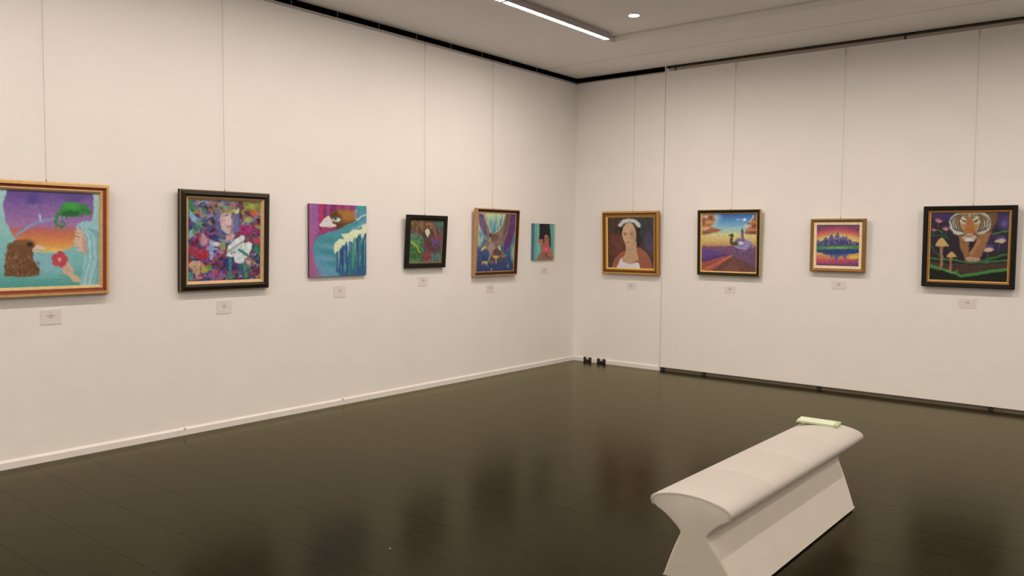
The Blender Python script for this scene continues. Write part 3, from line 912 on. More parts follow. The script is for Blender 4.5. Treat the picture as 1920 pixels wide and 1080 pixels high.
def pic_camel():
    p = Pic((110, 120), (722, 125), (718, 770), (108, 757))
    p.grad([(115, (44, 84, 152)), (200, (84, 142, 190)), (285, (150, 188, 186)), (350, (216, 202, 128)), (430, (220, 172, 90)), (478, (196, 132, 90)), (490, (120, 74, 100)), (780, (112, 70, 92))])
    p.poly([(108, 118), (300, 118), (330, 160), (250, 260), (160, 320), (108, 320)], (200, 200, 190), soft=60, al=.7)
    p.poly([(108, 120), (236, 124), (266, 190), (220, 250), (200, 262), (332, 296), (300, 318), (200, 345), (108, 352)], (186, 104, 62), soft=20)
    for a in ((150, 150, 36, 16, (216, 190, 160)), (190, 210, 60, 18, (206, 150, 90)), (150, 280, 50, 22, (226, 176, 110)), (240, 300, 60, 12, (160, 84, 60)), (160, 325, 50, 16, (140, 76, 62)), (205, 165, 26, 22, (130, 64, 46)), (130, 200, 20, 40, (150, 80, 56))):
        p.ell(*a, soft=18, al=.9)
    p.poly([(725, 135), (690, 170), (640, 220), (600, 248), (650, 262), (590, 335), (640, 352), (725, 352)], (176, 90, 56), soft=16)
    for a in ((690, 215, 36, 12, (206, 130, 80)), (660, 300, 60, 12, (210, 140, 80)), (690, 330, 44, 14, (120, 60, 46)), (700, 260, 30, 12, (126, 60, 44)), (625, 255, 40, 16, (206, 200, 180))):
        p.ell(*a, soft=16, al=.9)
    p.line([(690, 150), (650, 215)], 14, (214, 196, 180), soft=12, al=.8)
    p.ell(592, 188, 18, 16, (214, 220, 226), soft=10)
    p.line([(500, 190), (580, 184)], 12, (150, 180, 210), soft=10)
    p.line([(150, 410), (300, 380), (420, 400)], 20, (232, 186, 110), soft=22, al=.8)
    p.poly([(100, 482), (300, 482), (480, 478), (730, 486), (730, 570), (100, 540)], (124, 78, 106), soft=10)
    p.poly([(100, 512), (250, 536), (400, 562), (445, 580), (300, 620), (100, 660)], (100, 62, 132), soft=10)
    p.poly([(100, 620), (360, 572), (420, 580), (100, 665)], (84, 52, 96), soft=14, al=.8)
    p.poly([(430, 570), (730, 545), (730, 780), (500, 640)], (116, 74, 104), soft=12)
    p.poly([(100, 676), (440, 578), (468, 590), (330, 690), (200, 785), (100, 785)], (180, 80, 62), soft=8)
    p.line([(120, 760), (300, 670), (450, 590)], 14, (214, 110, 80), soft=12)
    p.line([(108, 715), (300, 645)], 12, (140, 62, 60), soft=12, al=.8)
    p.poly([(190, 785), (460, 592), (600, 650), (730, 730), (730, 785)], (112, 66, 56), soft=10)
    p.poly([(320, 785), (470, 620), (560, 785)], (136, 78, 58), soft=40, al=.8)
    p.ell(560, 430, 60, 40, (150, 124, 158), soft=10)
    p.poly([(468, 440), (500, 420), (560, 400), (630, 410), (676, 440), (690, 500), (660, 512), (600, 520), (540, 512), (486, 494)], (150, 126, 164), soft=9)
    for k in range(4):
        a = [(574 + (92 - 20 * k) * math.cos(t), 458 + (48 - 10 * k) * math.sin(t)) for t in np.linspace(1.2 + k, 5.6 + k, 16)]
        p.line(a, 5, [(196, 176, 200), (112, 92, 140)][k % 2], soft=6, al=.8)
    p.ell(556, 444, 24, 22, (206, 200, 216), soft=14)
    p.poly([(480, 430), (520, 392), (560, 410), (600, 400), (590, 430)], (130, 96, 116), soft=10)
    p.line([(500, 452), (470, 458), (446, 440), (446, 410), (456, 380), (458, 362)], 40, (80, 70, 48), soft=9, w1=22)
    p.line([(460, 360), (442, 356), (420, 360)], 25, (66, 58, 38), soft=7, w1=13)
    p.line([(456, 350), (462, 340)], 6, (60, 54, 36), soft=4)
    p.line([(568, 320), (572, 400)], 28, (116, 92, 112), soft=7)
    p.ell(568, 304, 10, 16, (84, 70, 84), soft=6)
    p.line([(553, 340), (545, 400)], 8, (190, 160, 150), soft=6, al=.7)
    for a, b in (((495, 500), (506, 592)), ((512, 505), (500, 585)), ((640, 505), (632, 602)), ((664, 480), (666, 600))):
        p.line([a, b], 16, (100, 78, 108), soft=6, w1=10)
    p.grain(14, 16, 12)
    return p.C


def pic_city():
    p = Pic((140, 205), (652, 205), (645, 690), (135, 668))
    p.grad([(150, (112, 62, 104)), (212, (130, 64, 98)), (252, (196, 70, 80)), (286, (216, 112, 80)), (322, (226, 176, 84)), (360, (228, 190, 86)), (420, (216, 156, 80))], arch=-0.0008, cx=390)
    r = random.Random(2)
    sil = [(120, 400), (150, 372), (185, 384), (220, 376), (236, 345), (262, 350), (290, 362), (305, 322), (325, 296), (342, 350), (362, 346), (375, 312), (393, 276), (412, 318), (425, 350), (455, 336), (476, 352), (494, 318), (512, 362), (540, 372), (565, 396), (620, 404), (660, 412)]
    p.poly(sil + [(660, 448), (120, 448)], (104, 92, 132), soft=8)
    p.poly([(120, 420), (250, 384), (400, 372), (540, 394), (660, 420), (660, 450), (120, 450)], (66, 62, 108), soft=18)
    for _ in range(60):
        x, y = r.uniform(150, 620), r.uniform(330, 430)
        if abs(x - 390) / 260 + (430 - y) / 130 < 1.0:
            p.ell(x, y, 8, 8, r.choice([(136, 126, 160), (70, 64, 110), (150, 120, 150), (90, 100, 150), (176, 120, 140)]), soft=6)
    p.poly([(120, 442), (660, 440), (660, 492), (120, 492)], (76, 128, 72), soft=6)
    p.ell(390, 470, 150, 10, (136, 168, 116), soft=10, al=.8)
    low = p.m_poly([(100, 488), (690, 486), (690, 720), (100, 720)], soft=5)
    p.grad([(488, (200, 150, 90)), (540, (224, 166, 84)), (590, (216, 116, 76)), (630, (196, 68, 82)), (670, (140, 60, 110)), (720, (110, 56, 112))], low, arch=0.0002, cx=390)
    p.ell(590, 585, 66, 26, (226, 186, 62), soft=22)
    ref = [(120, 510), (200, 512), (225, 545), (262, 550), (300, 560), (322, 606), (340, 560), (365, 600), (382, 628), (402, 585), (440, 560), (470, 580), (488, 606), (505, 566), (545, 548), (620, 540), (660, 530)]
    p.poly([(120, 486)] + ref + [(660, 486)], (98, 92, 140), soft=8)
    p.poly([(120, 488), (660, 488), (660, 532), (540, 545), (400, 552), (250, 540), (120, 508)], (36, 66, 118), soft=12)
    for _ in range(420):
        x, y = r.uniform(135, 650), r.uniform(205, 690)
        j, i = int(np.clip((y - 205) / 485, 0, .999) * p.N), int(np.clip((x - 138) / 512, 0, .999) * p.N)
        c = p.C[j, i] + np.array([r.uniform(-26, 26) for _ in range(3)])
        p.ell(x, y, 7, 7, c, soft=5)
    p.grain(24, 7, 13)
    return p.C


def pic_tiger():
    p = Pic((190, 150), (910, 140), (878, 787), (160, 757))
    p.grad([(140, (48, 34, 62)), (300, (44, 32, 46)), (560, (40, 28, 36)), (690, (30, 26, 22)), (800, (20, 22, 16))])
    for a in ((290, 175, 110, 46, (66, 42, 98)), (870, 230, 70, 70, (74, 54, 108)), (800, 420, 110, 90, (50, 38, 66)), (640, 500, 120, 80, (46, 34, 44)), (400, 470, 90, 90, (42, 32, 40))):
        p.ell(*a, soft=50, al=.9)
    G1, G2 = (58, 122, 50), (40, 84, 38)
    # far greenery
    p.line([(180, 358), (260, 352), (340, 366), (356, 384)], 13, G2, soft=8)
    p.line([(240, 300), (280, 318), (290, 340)], 10, G1, soft=8)
    p.line([(760, 340), (830, 322), (905, 306)], 16, G1, soft=9)
    p.line([(180, 440), (215, 505), (300, 560)], 20, G2, soft=12)
    # toadstools
    for cx, cy, rx, ry, c in ((258, 216, 32, 17, (170, 84, 96)), (326, 290, 32, 18, (176, 86, 92)), (208, 298, 26, 14, (140, 62, 84))):
        p.line([(cx, cy), (cx - 2, cy + 60)], 7, (110, 92, 96), soft=5)
        p.ell(cx, cy, rx, ry, c, soft=6)
        p.ell(cx, cy + 8, rx * .8, ry * .45, (206, 140, 130), soft=6)
    p.ell(862, 246, 26, 26, (96, 78, 132), soft=14)
    for cx, cy, rx in ((824, 404, 52), (718, 484, 46)):
        p.line([(cx - 6, cy), (cx - 18, cy + 110)], 8, (84, 66, 70), soft=5)
        p.ell(cx + 6, cy - 22, rx * .85, 28, (78, 60, 128), soft=8)
        p.ell(cx, cy, rx, 19, (206, 166, 128), -.08, soft=6)
    # tiger body behind
    p.poly([(690, 145), (812, 142), (792, 230), (740, 330), (650, 420), (600, 360)], (116, 74, 44), soft=16)
    p.poly([(640, 350), (752, 320), (706, 420), (640, 580), (540, 585), (530, 540), (590, 450)], (152, 96, 54), soft=10)
    p.poly([(444, 350), (540, 380), (545, 470), (530, 580), (496, 560), (466, 480)], (150, 94, 52), soft=10)
    p.line([(640, 400), (560, 520)], 26, (182, 124, 76), soft=18, al=.8)
    p.poly([(546, 412), (600, 408), (562, 462)], (34, 26, 30), soft=8)
    p.ell(572, 574, 68, 20, (190, 142, 110), soft=8)
    for x in (525, 550, 580, 608):
        p.line([(x, 572), (x + 4, 592)], 4, (110, 74, 60), soft=4)
    # head
    p.ell(452, 250, 92, 100, (196, 186, 164), soft=14)
    p.ell(648, 240, 96, 104, (192, 178, 152), soft=14)
    p.ell(552, 225, 130, 110, (176, 128, 78), soft=18)
    p.ell(552, 160, 90, 34, (190, 150, 104), soft=16)
    p.ell(490, 215, 34, 34, (206, 192, 160), soft=14)
    p.ell(612, 212, 36, 34, (202, 186, 150), soft=14)
    p.poly([(520, 200), (580, 200), (600, 330), (500, 330)], (172, 104, 50), soft=18)
    p.ell(548, 316, 56, 32, (182, 98, 36), soft=12)
    p.ell(548, 372, 70, 34, (196, 160, 130), soft=14)
    p.ell(546, 396, 40, 14, (214, 204, 196), soft=10)
    p.line([(500, 352), (548, 364), (598, 350)], 6, (96, 60, 46), soft=5)
    K = (40, 32, 28)
    for sx, c0 in ((-1, 552), (1, 552)):
        for k in range(4):
            x = c0 + sx * (92 + k * 24)
            p.line([(x - sx * 22, 160 + k * 6), (x + sx * 10, 220), (x - sx * 2, 290 - k * 4), (x - sx * 26, 326 - k * 8)], 10, K, soft=7, al=.85)
        p.line([(c0 + sx * 40, 226), (c0 + sx * 80, 206)], 9, (86, 60, 40), soft=6)
        p.ell(c0 + sx * 58, 226, 13, 8, (66, 60, 36), soft=5)
        for k in range(3):
            p.line([(c0 + sx * 12, 160 + k * 16), (c0 + sx * (60 - k * 8), 166 + k * 15)], 7, K, soft=6, al=.85)
        p.line([(c0 + sx * 66, 300), (c0 + sx * 96, 316)], 6, K, soft=5, al=.6)
    # log and moss
    p.poly([(150, 590), (400, 612), (560, 622), (900, 600), (900, 664), (640, 690), (480, 712), (360, 690), (150, 640)], (74, 48, 38), soft=8)
    p.line([(150, 560), (300, 570), (440, 582), (520, 602), (660, 600), (900, 582)], 15, G1, soft=8)
    p.line([(640, 596), (760, 560), (900, 520)], 20, (50, 104, 46), soft=10)
    p.line([(150, 625), (260, 656), (380, 692), (470, 726), (560, 716), (700, 690), (900, 664)], 28, (62, 130, 52), soft=10)
    p.line([(330, 680), (440, 690)], 18, (84, 150, 66), soft=9, w1=4)
    p.line([(380, 700), (444, 666)], 14, (84, 150, 66), soft=8, w1=3)
    p.poly([(140, 660), (300, 692), (470, 746), (640, 722), (900, 690), (900, 830), (140, 800)], (22, 24, 18), soft=12)
    p.line([(282, 455), (286, 560), (276, 648)], 27, (160, 108, 76), soft=6)
    p.line([(374, 556), (364, 668)], 24, (156, 102, 70), soft=6)
    p.poly([(224, 452), (240, 420), (262, 386), (292, 374), (322, 396), (346, 436), (350, 454), (300, 462)], (206, 154, 88), soft=6)
    p.poly([(330, 550), (348, 520), (376, 499), (404, 512), (426, 546), (380, 564)], (204, 150, 84), soft=6)
    p.line([(230, 452), (300, 460), (348, 452)], 5, (126, 80, 50), soft=5)
    p.grain(9, 16, 14)
    return p.C


def canvas_mesh(name, C, w, h, thick, m_face, m_side):
    """stretched canvas: a slab whose front carries the picture; local x across, z up, front at y = -thick"""
    n = C.shape[0]
    xs = np.linspace(-w / 2, w / 2, n)
    zs = np.linspace(h, 0, n)
    X, Z = np.meshgrid(xs, zs)
    V = np.stack([X.ravel(), np.full(n * n, -thick), Z.ravel()], -1)
    i = np.arange(n * n).reshape(n, n)
    F = np.stack([i[:-1, :-1], i[1:, :-1], i[1:, 1:], i[:-1, 1:]], -1).reshape(-1, 4)
    b = n * n
    back = np.array([(-w / 2, 0, 0), (w / 2, 0, 0), (w / 2, 0, h), (-w / 2, 0, h)])
    tl, tr, br, bl = 0, n - 1, n * n - 1, n * (n - 1)
    side = [[bl, b, b + 1, br], [br, b + 1, b + 2, tr], [tr, b + 2, b + 3, tl], [tl, b + 3, b, bl], [b, b + 3, b + 2, b + 1]]
    me = bpy.data.meshes.new(name)
    me.from_pydata(np.vstack([V, back]).tolist(), [], F.tolist() + side)
    me.materials.append(m_face)
    me.materials.append(m_side)
    mi = np.zeros(len(F) + 5, int)
    mi[-5:] = 1
    me.polygons.foreach_set('material_index', mi)
    A = np.ones((n * n + 4, 4))
    C = np.clip(C, 0, 255)
    # the thin matt paint: soften edges slightly and mute the pigments
    B = C.copy()
    B[1:-1, 1:-1] = (2 * C[1:-1, 1:-1] + C[:-2, 1:-1] + C[2:, 1:-1] + C[1:-1, :-2] + C[1:-1, 2:]) / 6
    g = B.mean(-1, keepdims=True)
    C = g + (B - g) * 0.86
    A[:n * n, :3] = alb(C, 0.86).reshape(-1, 3)
    at = me.color_attributes.new('paint', 'FLOAT_COLOR', 'POINT')
    at.data.foreach_set('color', A.ravel())
    me.update()
    return me


def paint_material():
    m = bpy.data.materials.new('oil_paint')
    m.use_nodes = True
    nt = m.node_tree
    b = nt.nodes['Principled BSDF']
    a = nt.nodes.new('ShaderNodeAttribute')
    a.attribute_name = 'paint'
    nt.links.new(a.outputs['Color'], b.inputs['Base Color'])
    b.inputs['Roughness'].default_value = 0.55
    b.inputs['Specular IOR Level'].default_value = 0.3
    n = nt.nodes.new('ShaderNodeTexNoise')
    n.inputs['Scale'].default_value = 220
    bp = nt.nodes.new('ShaderNodeBump')
    bp.inputs['Strength'].default_value = 0.2
    bp.inputs['Distance'].default_value = 0.001
    nt.links.new(n.outputs['Fac'], bp.inputs['Height'])
    nt.links.new(bp.outputs[0], b.inputs['Normal'])
    return m


M_PAINT = paint_material()


def rails(parent, w, h, prof, mats):
    """four mitred rails of a frame; prof = [(inset, height out of the wall, material index to the next point)]"""
    n = len(prof)
    for side in range(4):
        bm = bmesh.new()
        ends = []
        for e in (0, 1):
            ring = []
            for t, d, _ in prof:
                if side == 0:
                    p = ((-w / 2 + t, w / 2 - t)[e], -d, t)
                elif side == 1:
                    p = (w / 2 - t, -d, (t, h - t)[e])
                elif side == 2:
                    p = ((w / 2 - t, -w / 2 + t)[e], -d, h - t)
                else:
                    p = (-w / 2 + t, -d, (h - t, t)[e])
                ring.append(bm.verts.new(p))
            ends.append(ring)
        for i in range(n):
            f = bm.faces.new((ends[0][i], ends[0][(i + 1) % n], ends[1][(i + 1) % n], ends[1][i]))
            f.material_index = prof[i][2]
        bm.faces.new(ends[0]).material_index = 0
        bm.faces.new(ends[1]).material_index = 0
        link('frame_rail', mesh('frame_rail', bm, mats), parent)


def fm(name, c, rough=0.4, metal=0.0, var=0.12):
    return mat(name, alb(c), rough, metal, var=var, scale=40, spec=0.25)


GOLD1 = fm('gilt_pale', (196, 148, 92), 0.38)
REDB = fm('red_brown_lacquer', (134, 62, 40), 0.35)
CREAM = fm('gilt_cream', (192, 150, 100), 0.35)
DBROWN = fm('dark_brown_stain', (34, 24, 15), 0.5)
BRONZE = fm('bronze_edge', (120, 92, 56), 0.4)
BLACKF = fm('black_stain', (18, 14, 9), 0.55)
OAK = fm('light_wood', (172, 124, 82), 0.5)
WALNUT = fm('walnut_recess', (66, 42, 26), 0.5)
GILT = fm('antique_gilt', (160, 104, 42), 0.4)
GILTD = fm('antique_gilt_dark', (110, 66, 26), 0.45)
GILTB = fm('bright_gilt', (214, 166, 86), 0.35)
OCHRE = fm('ochre_side', (178, 144, 84), 0.5)
MATB = fm('pale_mat', (222, 190, 152), 0.7)
BROWNG = fm('brown_gilt', (136, 94, 44), 0.42)
M_EDGE = mat('canvas_edge', alb((70, 52, 60)), 0.8, var=0.2)
M_EDGET = mat('canvas_edge_teal', alb((60, 92, 100)), 0.8, var=0.2)


def picture(wall, s, z0, w, h, iw, ih, C, prof, mats, lean, label, face_d, parts=None, off=0.004, side=None, inset_z=None):
    if wall == 'right':
        off = 0.016
    if wall == 'left':
        loc, rz = (off, s, z0), math.pi / 2
    else:
        loc, rz = (s, -off, z0), 0.0
    t = tag(empty('framed_painting' if prof else 'canvas_painting', loc, (math.radians(lean), 0, rz)), label, 'painting')
    me = canvas_mesh('canvas', C, iw, ih, 0.012 if prof else face_d, M_PAINT, side or M_EDGE)
    cv = link('canvas', me, t, (0, -(face_d - 0.012) if prof else 0, inset_z if inset_z is not None else (h - ih) / 2))
    if prof:
        rails(t, w, h, prof, mats)
        box('backing_board', (-w / 2 + 0.014, w / 2 - 0.014, -0.006, -0.002, 0.014, h - 0.014), mat('backing_board', (0.25, 0.18, 0.12), 0.8), t)
    return t


# left wall, from the left edge of the photograph to the corner
fw1 = (0.79 - 0.655) / 2
P1 = picture('left', -6.254, 1.128, 0.79, 0.768, 0.655, 0.634, pic_bird_lady(),
             [(0, 0, 1), (0, .026, 0), (.008, .040, 0), (.024, .042, 1), (.030, .032, 1), (.044, .030, 2), (.049, .034, 2), (.058, .030, 2), (fw1, .018, 1), (fw1, .006, 1)],
             [GOLD1, REDB, CREAM], 2.6, 'gilt and red-brown framed painting of a brown bird, green chameleon and veiled woman', 0.018)
P2 = picture('left', -4.937, 1.116, 0.786, 0.783, 0.634, 0.632, pic_guitar(),
             [(0, 0, 0), (0, .030, 1), (.006, .036, 0), (.034, .046, 0), (.050, .034, 1), (.055, .034, 2), (.0645, .026, 2), (.076, .016, 0), (.076, .006, 0)],
             [DBROWN, BRONZE, CREAM], 1.7, 'dark brown framed colourful painting of a person playing a white guitar', 0.016)
P3 = picture('left', -3.799, 1.190, 0.65, 0.645, 0.65, 0.645, pic_eagle_teal(), None, None, 0.3,
             'unframed canvas of a brown eagle head over teal feathers, magenta stripes behind', 0.02)
P4 = picture('left', -2.696, 1.243, 0.56, 0.53, 0.452, 0.452, pic_bird_forest(),
             [(0, 0, 0), (0, .034, 0), (.004, .038, 0), (.036, .036, 0), (.048, .022, 1), (.054, .016, 0), (.054, .006, 0)],
             [BLACKF, BRONZE], 3.6, 'small black framed painting of a dark bird among green and red leaves', 0.016, inset_z=0.037)
P5 = picture('left', -1.604, 1.132, 0.737, 0.742, 0.637, 0.636, pic_eagle_dive(),
             [(0, 0, 0), (0, .046, 0), (.012, .046, 1), (.014, .020, 1), (.038, .018, 0), (.040, .026, 0), (.050, .026, 0), (.050, .006, 0)],
             [OAK, WALNUT], 2.8, 'light wood box framed painting of an eagle diving with yellow talons', 0.022)
P6 = picture('left', -0.690, 1.293, 0.446, 0.434, 0.446, 0.434, pic_flower_woman(), None, None, 0.3,
             'smallest unframed canvas by the corner, dark-haired woman with red flower on teal', 0.018, side=M_EDGET)

# right wall, from the corner to the right edge of the photograph
gb = [(0, 0, 0), (0, .030, 0), (.006, .040, 0), (.020, .040, 1), (.026, .030, 1), (.050, .036, 0), (.062, .032, 2), (.066, .028, 2), (.0765, .016, 1), (.0765, .006, 1)]
P7 = picture('right', 0.840, 1.130, 0.783, 0.757, 0.63, 0.645, pic_portrait(), gb, [GILT, GILTD, GILTB], 2.6,
             'beaded antique gold framed portrait of a woman in a terracotta shawl and white top', 0.018)
bm = bmesh.new()
nb = 58
for sd in range(4):
    Ls = 0.783 if sd % 2 == 0 else 0.757
    for k in range(nb):
        c = (k + 0.5) / nb * (Ls - 0.03) + 0.015
        q = {0: (-0.783 / 2 + c, 0.013), 1: (0.783 / 2 - 0.013, c), 2: (-0.783 / 2 + c, 0.757 - 0.013), 3: (-0.783 / 2 + 0.013, c)}[sd]
        r1, r2 = (0.0036, 0.006) if sd % 2 == 0 else (0.006, 0.0036)
        bm_box(bm, q[0] - r1, q[0] + r1, -0.0455, -0.039, q[1] - r2, q[1] + r2)
beads = link('beading', mesh('beading', bm, GILTB), P7)
P8 = picture('right', 2.086, 1.157, 0.733, 0.733, 0.635, 0.635, pic_camel(),
             [(0, 0, 2), (0, .034, 2), (.005, .038, 0), (.012, .042, 0), (.034, .036, 0), (.037, .030, 1), (.049, .018, 1), (.049, .006, 1)],
             [DBROWN, GILTB, OCHRE], 2.0, 'dark framed desert painting of a rider on a camel under an orange sunset', 0.017)
P9 = picture('right', 3.257, 1.240, 0.545, 0.541, 0.423, 0.403, pic_city(),
             [(0, 0, 0), (0, .022, 0), (.004, .036, 0), (.014, .040, 0), (.036, .024, 1), (.042, .022, 1), (.0625, .020, 1), (.0625, .006, 1)],
             [BROWNG, MATB], 1.6, 'small brown-gilt framed painting of a city skyline mirrored in water at sunset', 0.017)
P10 = picture('right', 4.432, 1.134, 0.763, 0.757, 0.637, 0.63, pic_tiger(),
              [(0, 0, 0), (0, .040, 0), (.008, .046, 0), (.036, .042, 0), (.042, .034, 1), (.054, .032, 1), (.057, .028, 2), (.0635, .018, 1), (.0635, .006, 1)],
              [BLACKF, fm('amber_wood', (146, 92, 46), 0.4), GILTB], 1.8, 'black framed painting of a prowling tiger among glowing mushrooms', 0.017)


# ------------------------------------------------------------------ hanging wires with hooks
def wire(wall, s, zb, label, top=3.488, sway=0.0):
    L = top - zb
    if wall == 'left':
        t = empty('hanging_wire', (0.0, s, zb), (0, 0, math.pi / 2))
    else:
        t = empty('hanging_wire', (s, 0.0, zb), (0, 0, 0))
    tag(t, label, 'wire', 'picture hanging wires')
    bm = bmesh.new()
    pts = [(sway, -0.026, -0.03), (sway, -0.024, 0.02), (sway * .6, -0.020, L * .35), (sway * .25, -0.016, L * .7), (0, -0.014, L - 0.05)]
    bm_tube(bm, pts, 0.0012, 6)
    link('cord', mesh('cord', bm, M_WIRE), t)
    bm = bmesh.new()
    bm_tube(bm, [(0, -0.006, L + 0.008), (0, -0.016, L + 0.006), (0.001, -0.019, L - 0.02), (0.003, -0.016, L - 0.055), (0, -0.014, L - 0.075)], [0.004, 0.0045, 0.0045, 0.004, 0.002], 8)
    link('hook', mesh('hook', bm, M_ALU, smooth=True), t)
    bm = bmesh.new()
    bm_box(bm, sway - 0.004, sway + 0.004, -0.031, -0.022, -0.012, 0.014)
    link('clip', mesh('clip', bm, M_WIRE), t)
    return t


wire('left', -6.248, 1.893, 'thin wire hanging the bird and chameleon painting', sway=-0.006)
wire('left', -4.931, 1.897, 'thin wire hanging the guitar painting', sway=-0.005)
wire('left', -2.701, 1.770, 'thin wire hanging the small black framed bird painting', sway=-0.005)
wire('left', -1.650, 1.871, 'thin wire hanging the diving eagle painting', sway=0.0)
wire('right', 0.841, 1.885, 'thin wire hanging the woman portrait', sway=0.010)
wire('right', 2.104, 1.888, 'thin wire hanging the camel painting', sway=-0.004)
wire('right', 3.266, 1.780, 'thin wire hanging the city skyline painting', sway=0.008)
wire('right', 4.441, 1.889, 'thin wire hanging the tiger painting', sway=0.014)

# ------------------------------------------------------------------ caption cards under the paintings
M_CARD = mat('caption_card', (0.745, 0.705, 0.71), 0.6, var=0.02)
M_INK = mat('caption_ink', (0.36, 0.32, 0.32), 0.8)
CARDS = [('left', -6.237, 1.034, .133, .100, 'white caption card under the bird and chameleon painting'),
         ('left', -4.939, 1.027, .130, .105, 'white caption card under the guitar painting'),
         ('left', -3.772, 1.098, .138, .103, 'white caption card under the teal eagle canvas'),
         ('left', -2.705, 1.149, .136, .094, 'white caption card under the small black framed bird painting'),
         ('left', -1.650, 1.027, .133, .086, 'white caption card under the diving eagle painting'),
         ('left', -0.649, 1.203, .130, .086, 'white caption card under the small flower woman canvas'),
         ('right', 0.835, 1.024, .131, .086, 'white caption card under the woman portrait'),
         ('right', 2.100, 1.040, .130, .076, 'white caption card under the camel painting'),
         ('right', 3.269, 1.143, .140, .080, 'white caption card under the city skyline painting'),
         ('right', 4.440, 1.029, .148, .088, 'white caption card under the tiger painting')]
for k, (wl_, s, zt, w, h, lab) in enumerate(CARDS):
    t = empty('caption_card', (0.0005, s, zt - h) if wl_ == 'left' else (s, -0.0005, zt - h), (0, 0, math.pi / 2 if wl_ == 'left' else 0))
    tag(t, lab, 'card', 'caption cards under the paintings')
    box('card', (-w / 2, w / 2, -0.0025, 0, 0, h), M_CARD, t)
    r = random.Random(k)
    bm = bmesh.new()
    for j, (zz, L) in enumerate(((.82, .012), (.66, .020), (.58, .040 if k else .056), (.47, .026))):
        bm_box(bm, -L / 2 + r.uniform(-.004, .004), L / 2, -0.0030, -0.0026, h * zz - 0.0022, h * zz + 0.0022)
    link('caption_lines', mesh('caption_lines', bm, M_INK), t)

# ------------------------------------------------------------------ white upholstered bench
M_SEAT = mat('white_vinyl', (0.53, 0.505, 0.462), 0.42, var=0.015, scale=6, bump=0.12, bscale=260, spec=0.4)
M_BASE = mat('white_shell', (0.72, 0.69, 0.63), 0.45, var=0.02, scale=5, spec=0.35)
bench = tag(empty('bench', (4.330, -4.468, 0.0), (0, 0, math.radians(-0.4))), 'white upholstered hourglass bench on the dark floor', 'bench')


def smooth_curve(pts, n):
    P = [Vector((*p, 0)) for p in pts]
    P = [2 * P[0] - P[1]] + P + [2 * P[-1] - P[-2]]
    out = []
    for i in range(1, len(P) - 2):
        for k in range(n):
            t = k / n
            a, b, c, d = P[i - 1], P[i], P[i + 1], P[i + 2]
            out.append(0.5 * ((2 * b) + (c - a) * t + (2 * a - 5 * b + 4 * c - d) * t * t + (3 * b - a - 3 * c + d) * t ** 3))
    out.append(P[-2])
    return [(v.x, v.y) for v in out]


half = [(0.192, 0.010)] + smooth_curve([(0.1865, 0.022), (0.150, 0.10), (0.108, 0.185), (0.078, 0.240), (0.065, 0.268), (0.072, 0.284), (0.096, 0.312),
                     (0.132, 0.345), (0.164, 0.364), (0.181, 0.380), (0.1875, 0.398), (0.182, 0.415), (0.160, 0.429), (0.118, 0.442), (0.060, 0.452), (0.0, 0.455)], 4)
body_prof = half + [(-x, z) for x, z in half[-2::-1]]
dome = smooth_curve([(0.1885, 0.386), (0.192, 0.400), (0.187, 0.417), (0.164, 0.433), (0.120, 0.446), (0.060, 0.456), (0.0, 0.459)], 4)
dome = dome + [(-x, z) for x, z in dome[-2::-1]]
seat_prof = dome + [(x * 0.94, z - 0.009) for x, z in dome[::-1]]


def yend(z):
    return float(np.interp(z, [0.0, 0.26, 0.29, 0.40, 0.46], [0.785, 0.872, 0.882, 0.914, 0.916]))


def inset(prof, d):
    cx, cz = 0.0, sum(z for _, z in prof) / len(prof)
    n = len(prof)
    out = []
    for i, (x, z) in enumerate(prof):
        a, b = prof[(i - 1) % n], prof[(i + 1) % n]
        t = Vector((b[0] - a[0], b[1] - a[1]))
        if t.length < 1e-9:
            out.append((x, z))
            continue
        t.normalize()
        nn = Vector((-t.y, t.x))
        out.append((x + nn.x * d, z + nn.y * d))
    return out


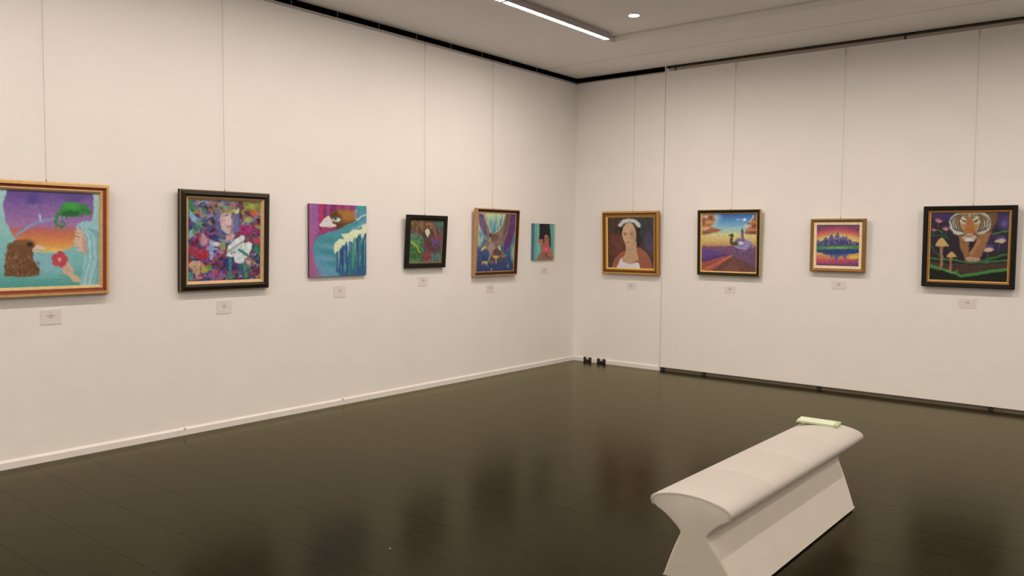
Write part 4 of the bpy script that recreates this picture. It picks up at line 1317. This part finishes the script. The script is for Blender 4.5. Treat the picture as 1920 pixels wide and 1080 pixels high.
def loft(name, prof, ta, tb, ra, rb, m, parent, only=0):
    """prof swept along y between fractions ta..tb of the bench length; ends rounded by ra / rb"""
    bm = bmesh.new()
    ks = 6
    R = []
    for k in range(ks):
        q = k / (ks - 1) * math.pi / 2
        R.append((ta, ra * (1 - math.cos(q)), ra * (1 - math.sin(q))))
    for k in range(ks):
        q = (ks - 1 - k) / (ks - 1) * math.pi / 2
        R.append((tb, -rb * (1 - math.cos(q)), rb * (1 - math.sin(q))))
    vl = []
    for t, dy, ins in R:
        pr = inset(prof, ins) if ins > 1e-6 else prof
        if only:
            pr = list(pr[1:only - 1])
            pr = [prof[0]] + pr + [prof[only - 1]] + list(prof[only:])
        vl.append([bm.verts.new((x, t * yend(z0) + dy, z)) for (x, z), (_, z0) in zip(pr, prof)])
    n = len(prof)
    for A, B in zip(vl[:-1], vl[1:]):
        for i in range(n):
            bm.faces.new((A[i], A[(i + 1) % n], B[(i + 1) % n], B[i]))
    caps = [bm.faces.new(vl[0]), bm.faces.new(vl[-1])]
    bmesh.ops.recalc_face_normals(bm, faces=bm.faces)
    me = mesh(name, bm, m, smooth=True)
    for f in me.polygons:
        if len(f.vertices) > 8:
            f.use_smooth = False
    me.set_sharp_from_angle(angle=math.radians(38))
    o = link(name, me, parent)
    return o


cuts = [-1.0, -0.500, 0.0, 0.500, 1.0]
for i in range(4):
    g = 0.0007
    loft('seat_panel', seat_prof, cuts[i] + (g if i else 0), cuts[i + 1] - (g if i < 3 else 0), 0.006 if i == 0 else 0.003, 0.006 if i == 3 else 0.003, M_SEAT, bench, only=len(dome))
loft('body', body_prof, -0.997, 0.997, 0.010, 0.010, M_BASE, bench)
box('contact_shade', (-0.165, 0.165, -0.77, 0.77, 0.0, 0.012), M_BLACK, bench)  # black block added for the dark contact shade under the body
for sg in (-1, 1):
    arc = [(x * 0.955, sg * (yend(z) - 0.003), z - 0.0135) for x, z in dome if z > 0.41]
    bm = bmesh.new()
    bm_tube(bm, arc, 0.0016, 6)
    link('piping', mesh('piping', bm, M_BASE, smooth=True), bench)

# leaflet lying on the far end of the bench
M_PAGE = mat('leaflet_paper', alb((196, 190, 155)), 0.6, var=0.03)
M_COVER = mat('leaflet_cover', alb((164, 166, 116)), 0.55, var=0.04)
leaf = tag(empty('leaflet', (4.283, -3.612, 0.4595), (0, math.radians(1.2), math.radians(6.5))), 'pale green leaflet stack lying on the far end of the white bench', 'leaflet')
box('cover', (-0.118, 0.118, -0.064, 0.064, 0.0, 0.0022), M_COVER, leaf)
for k in range(3):
    box('page', (-0.116 + 0.001 * k, 0.098 - 0.001 * k, -0.062 + 0.001 * k, 0.062, 0.0024 + 0.0032 * k, 0.0052 + 0.0032 * k), M_PAGE, leaf)
box('spine', (0.099, 0.118, -0.064, 0.064, 0.0024, 0.0115), M_COVER, leaf)

# tiny flake on the floor
bm = bmesh.new()
bm_box(bm, -0.010, 0.010, -0.003, 0.003, 0.0005, 0.0030)
fl = link('paper_scrap', mesh('paper_scrap', bm, mat('scrap_tan', (0.34, 0.22, 0.12), 0.8), bevel=0.0008), None, (2.93, -5.83, 0.0))
fl.rotation_euler = (0, 0, -0.9)
tag(fl, 'tiny tan scrap lying on the dark floor', 'scrap')
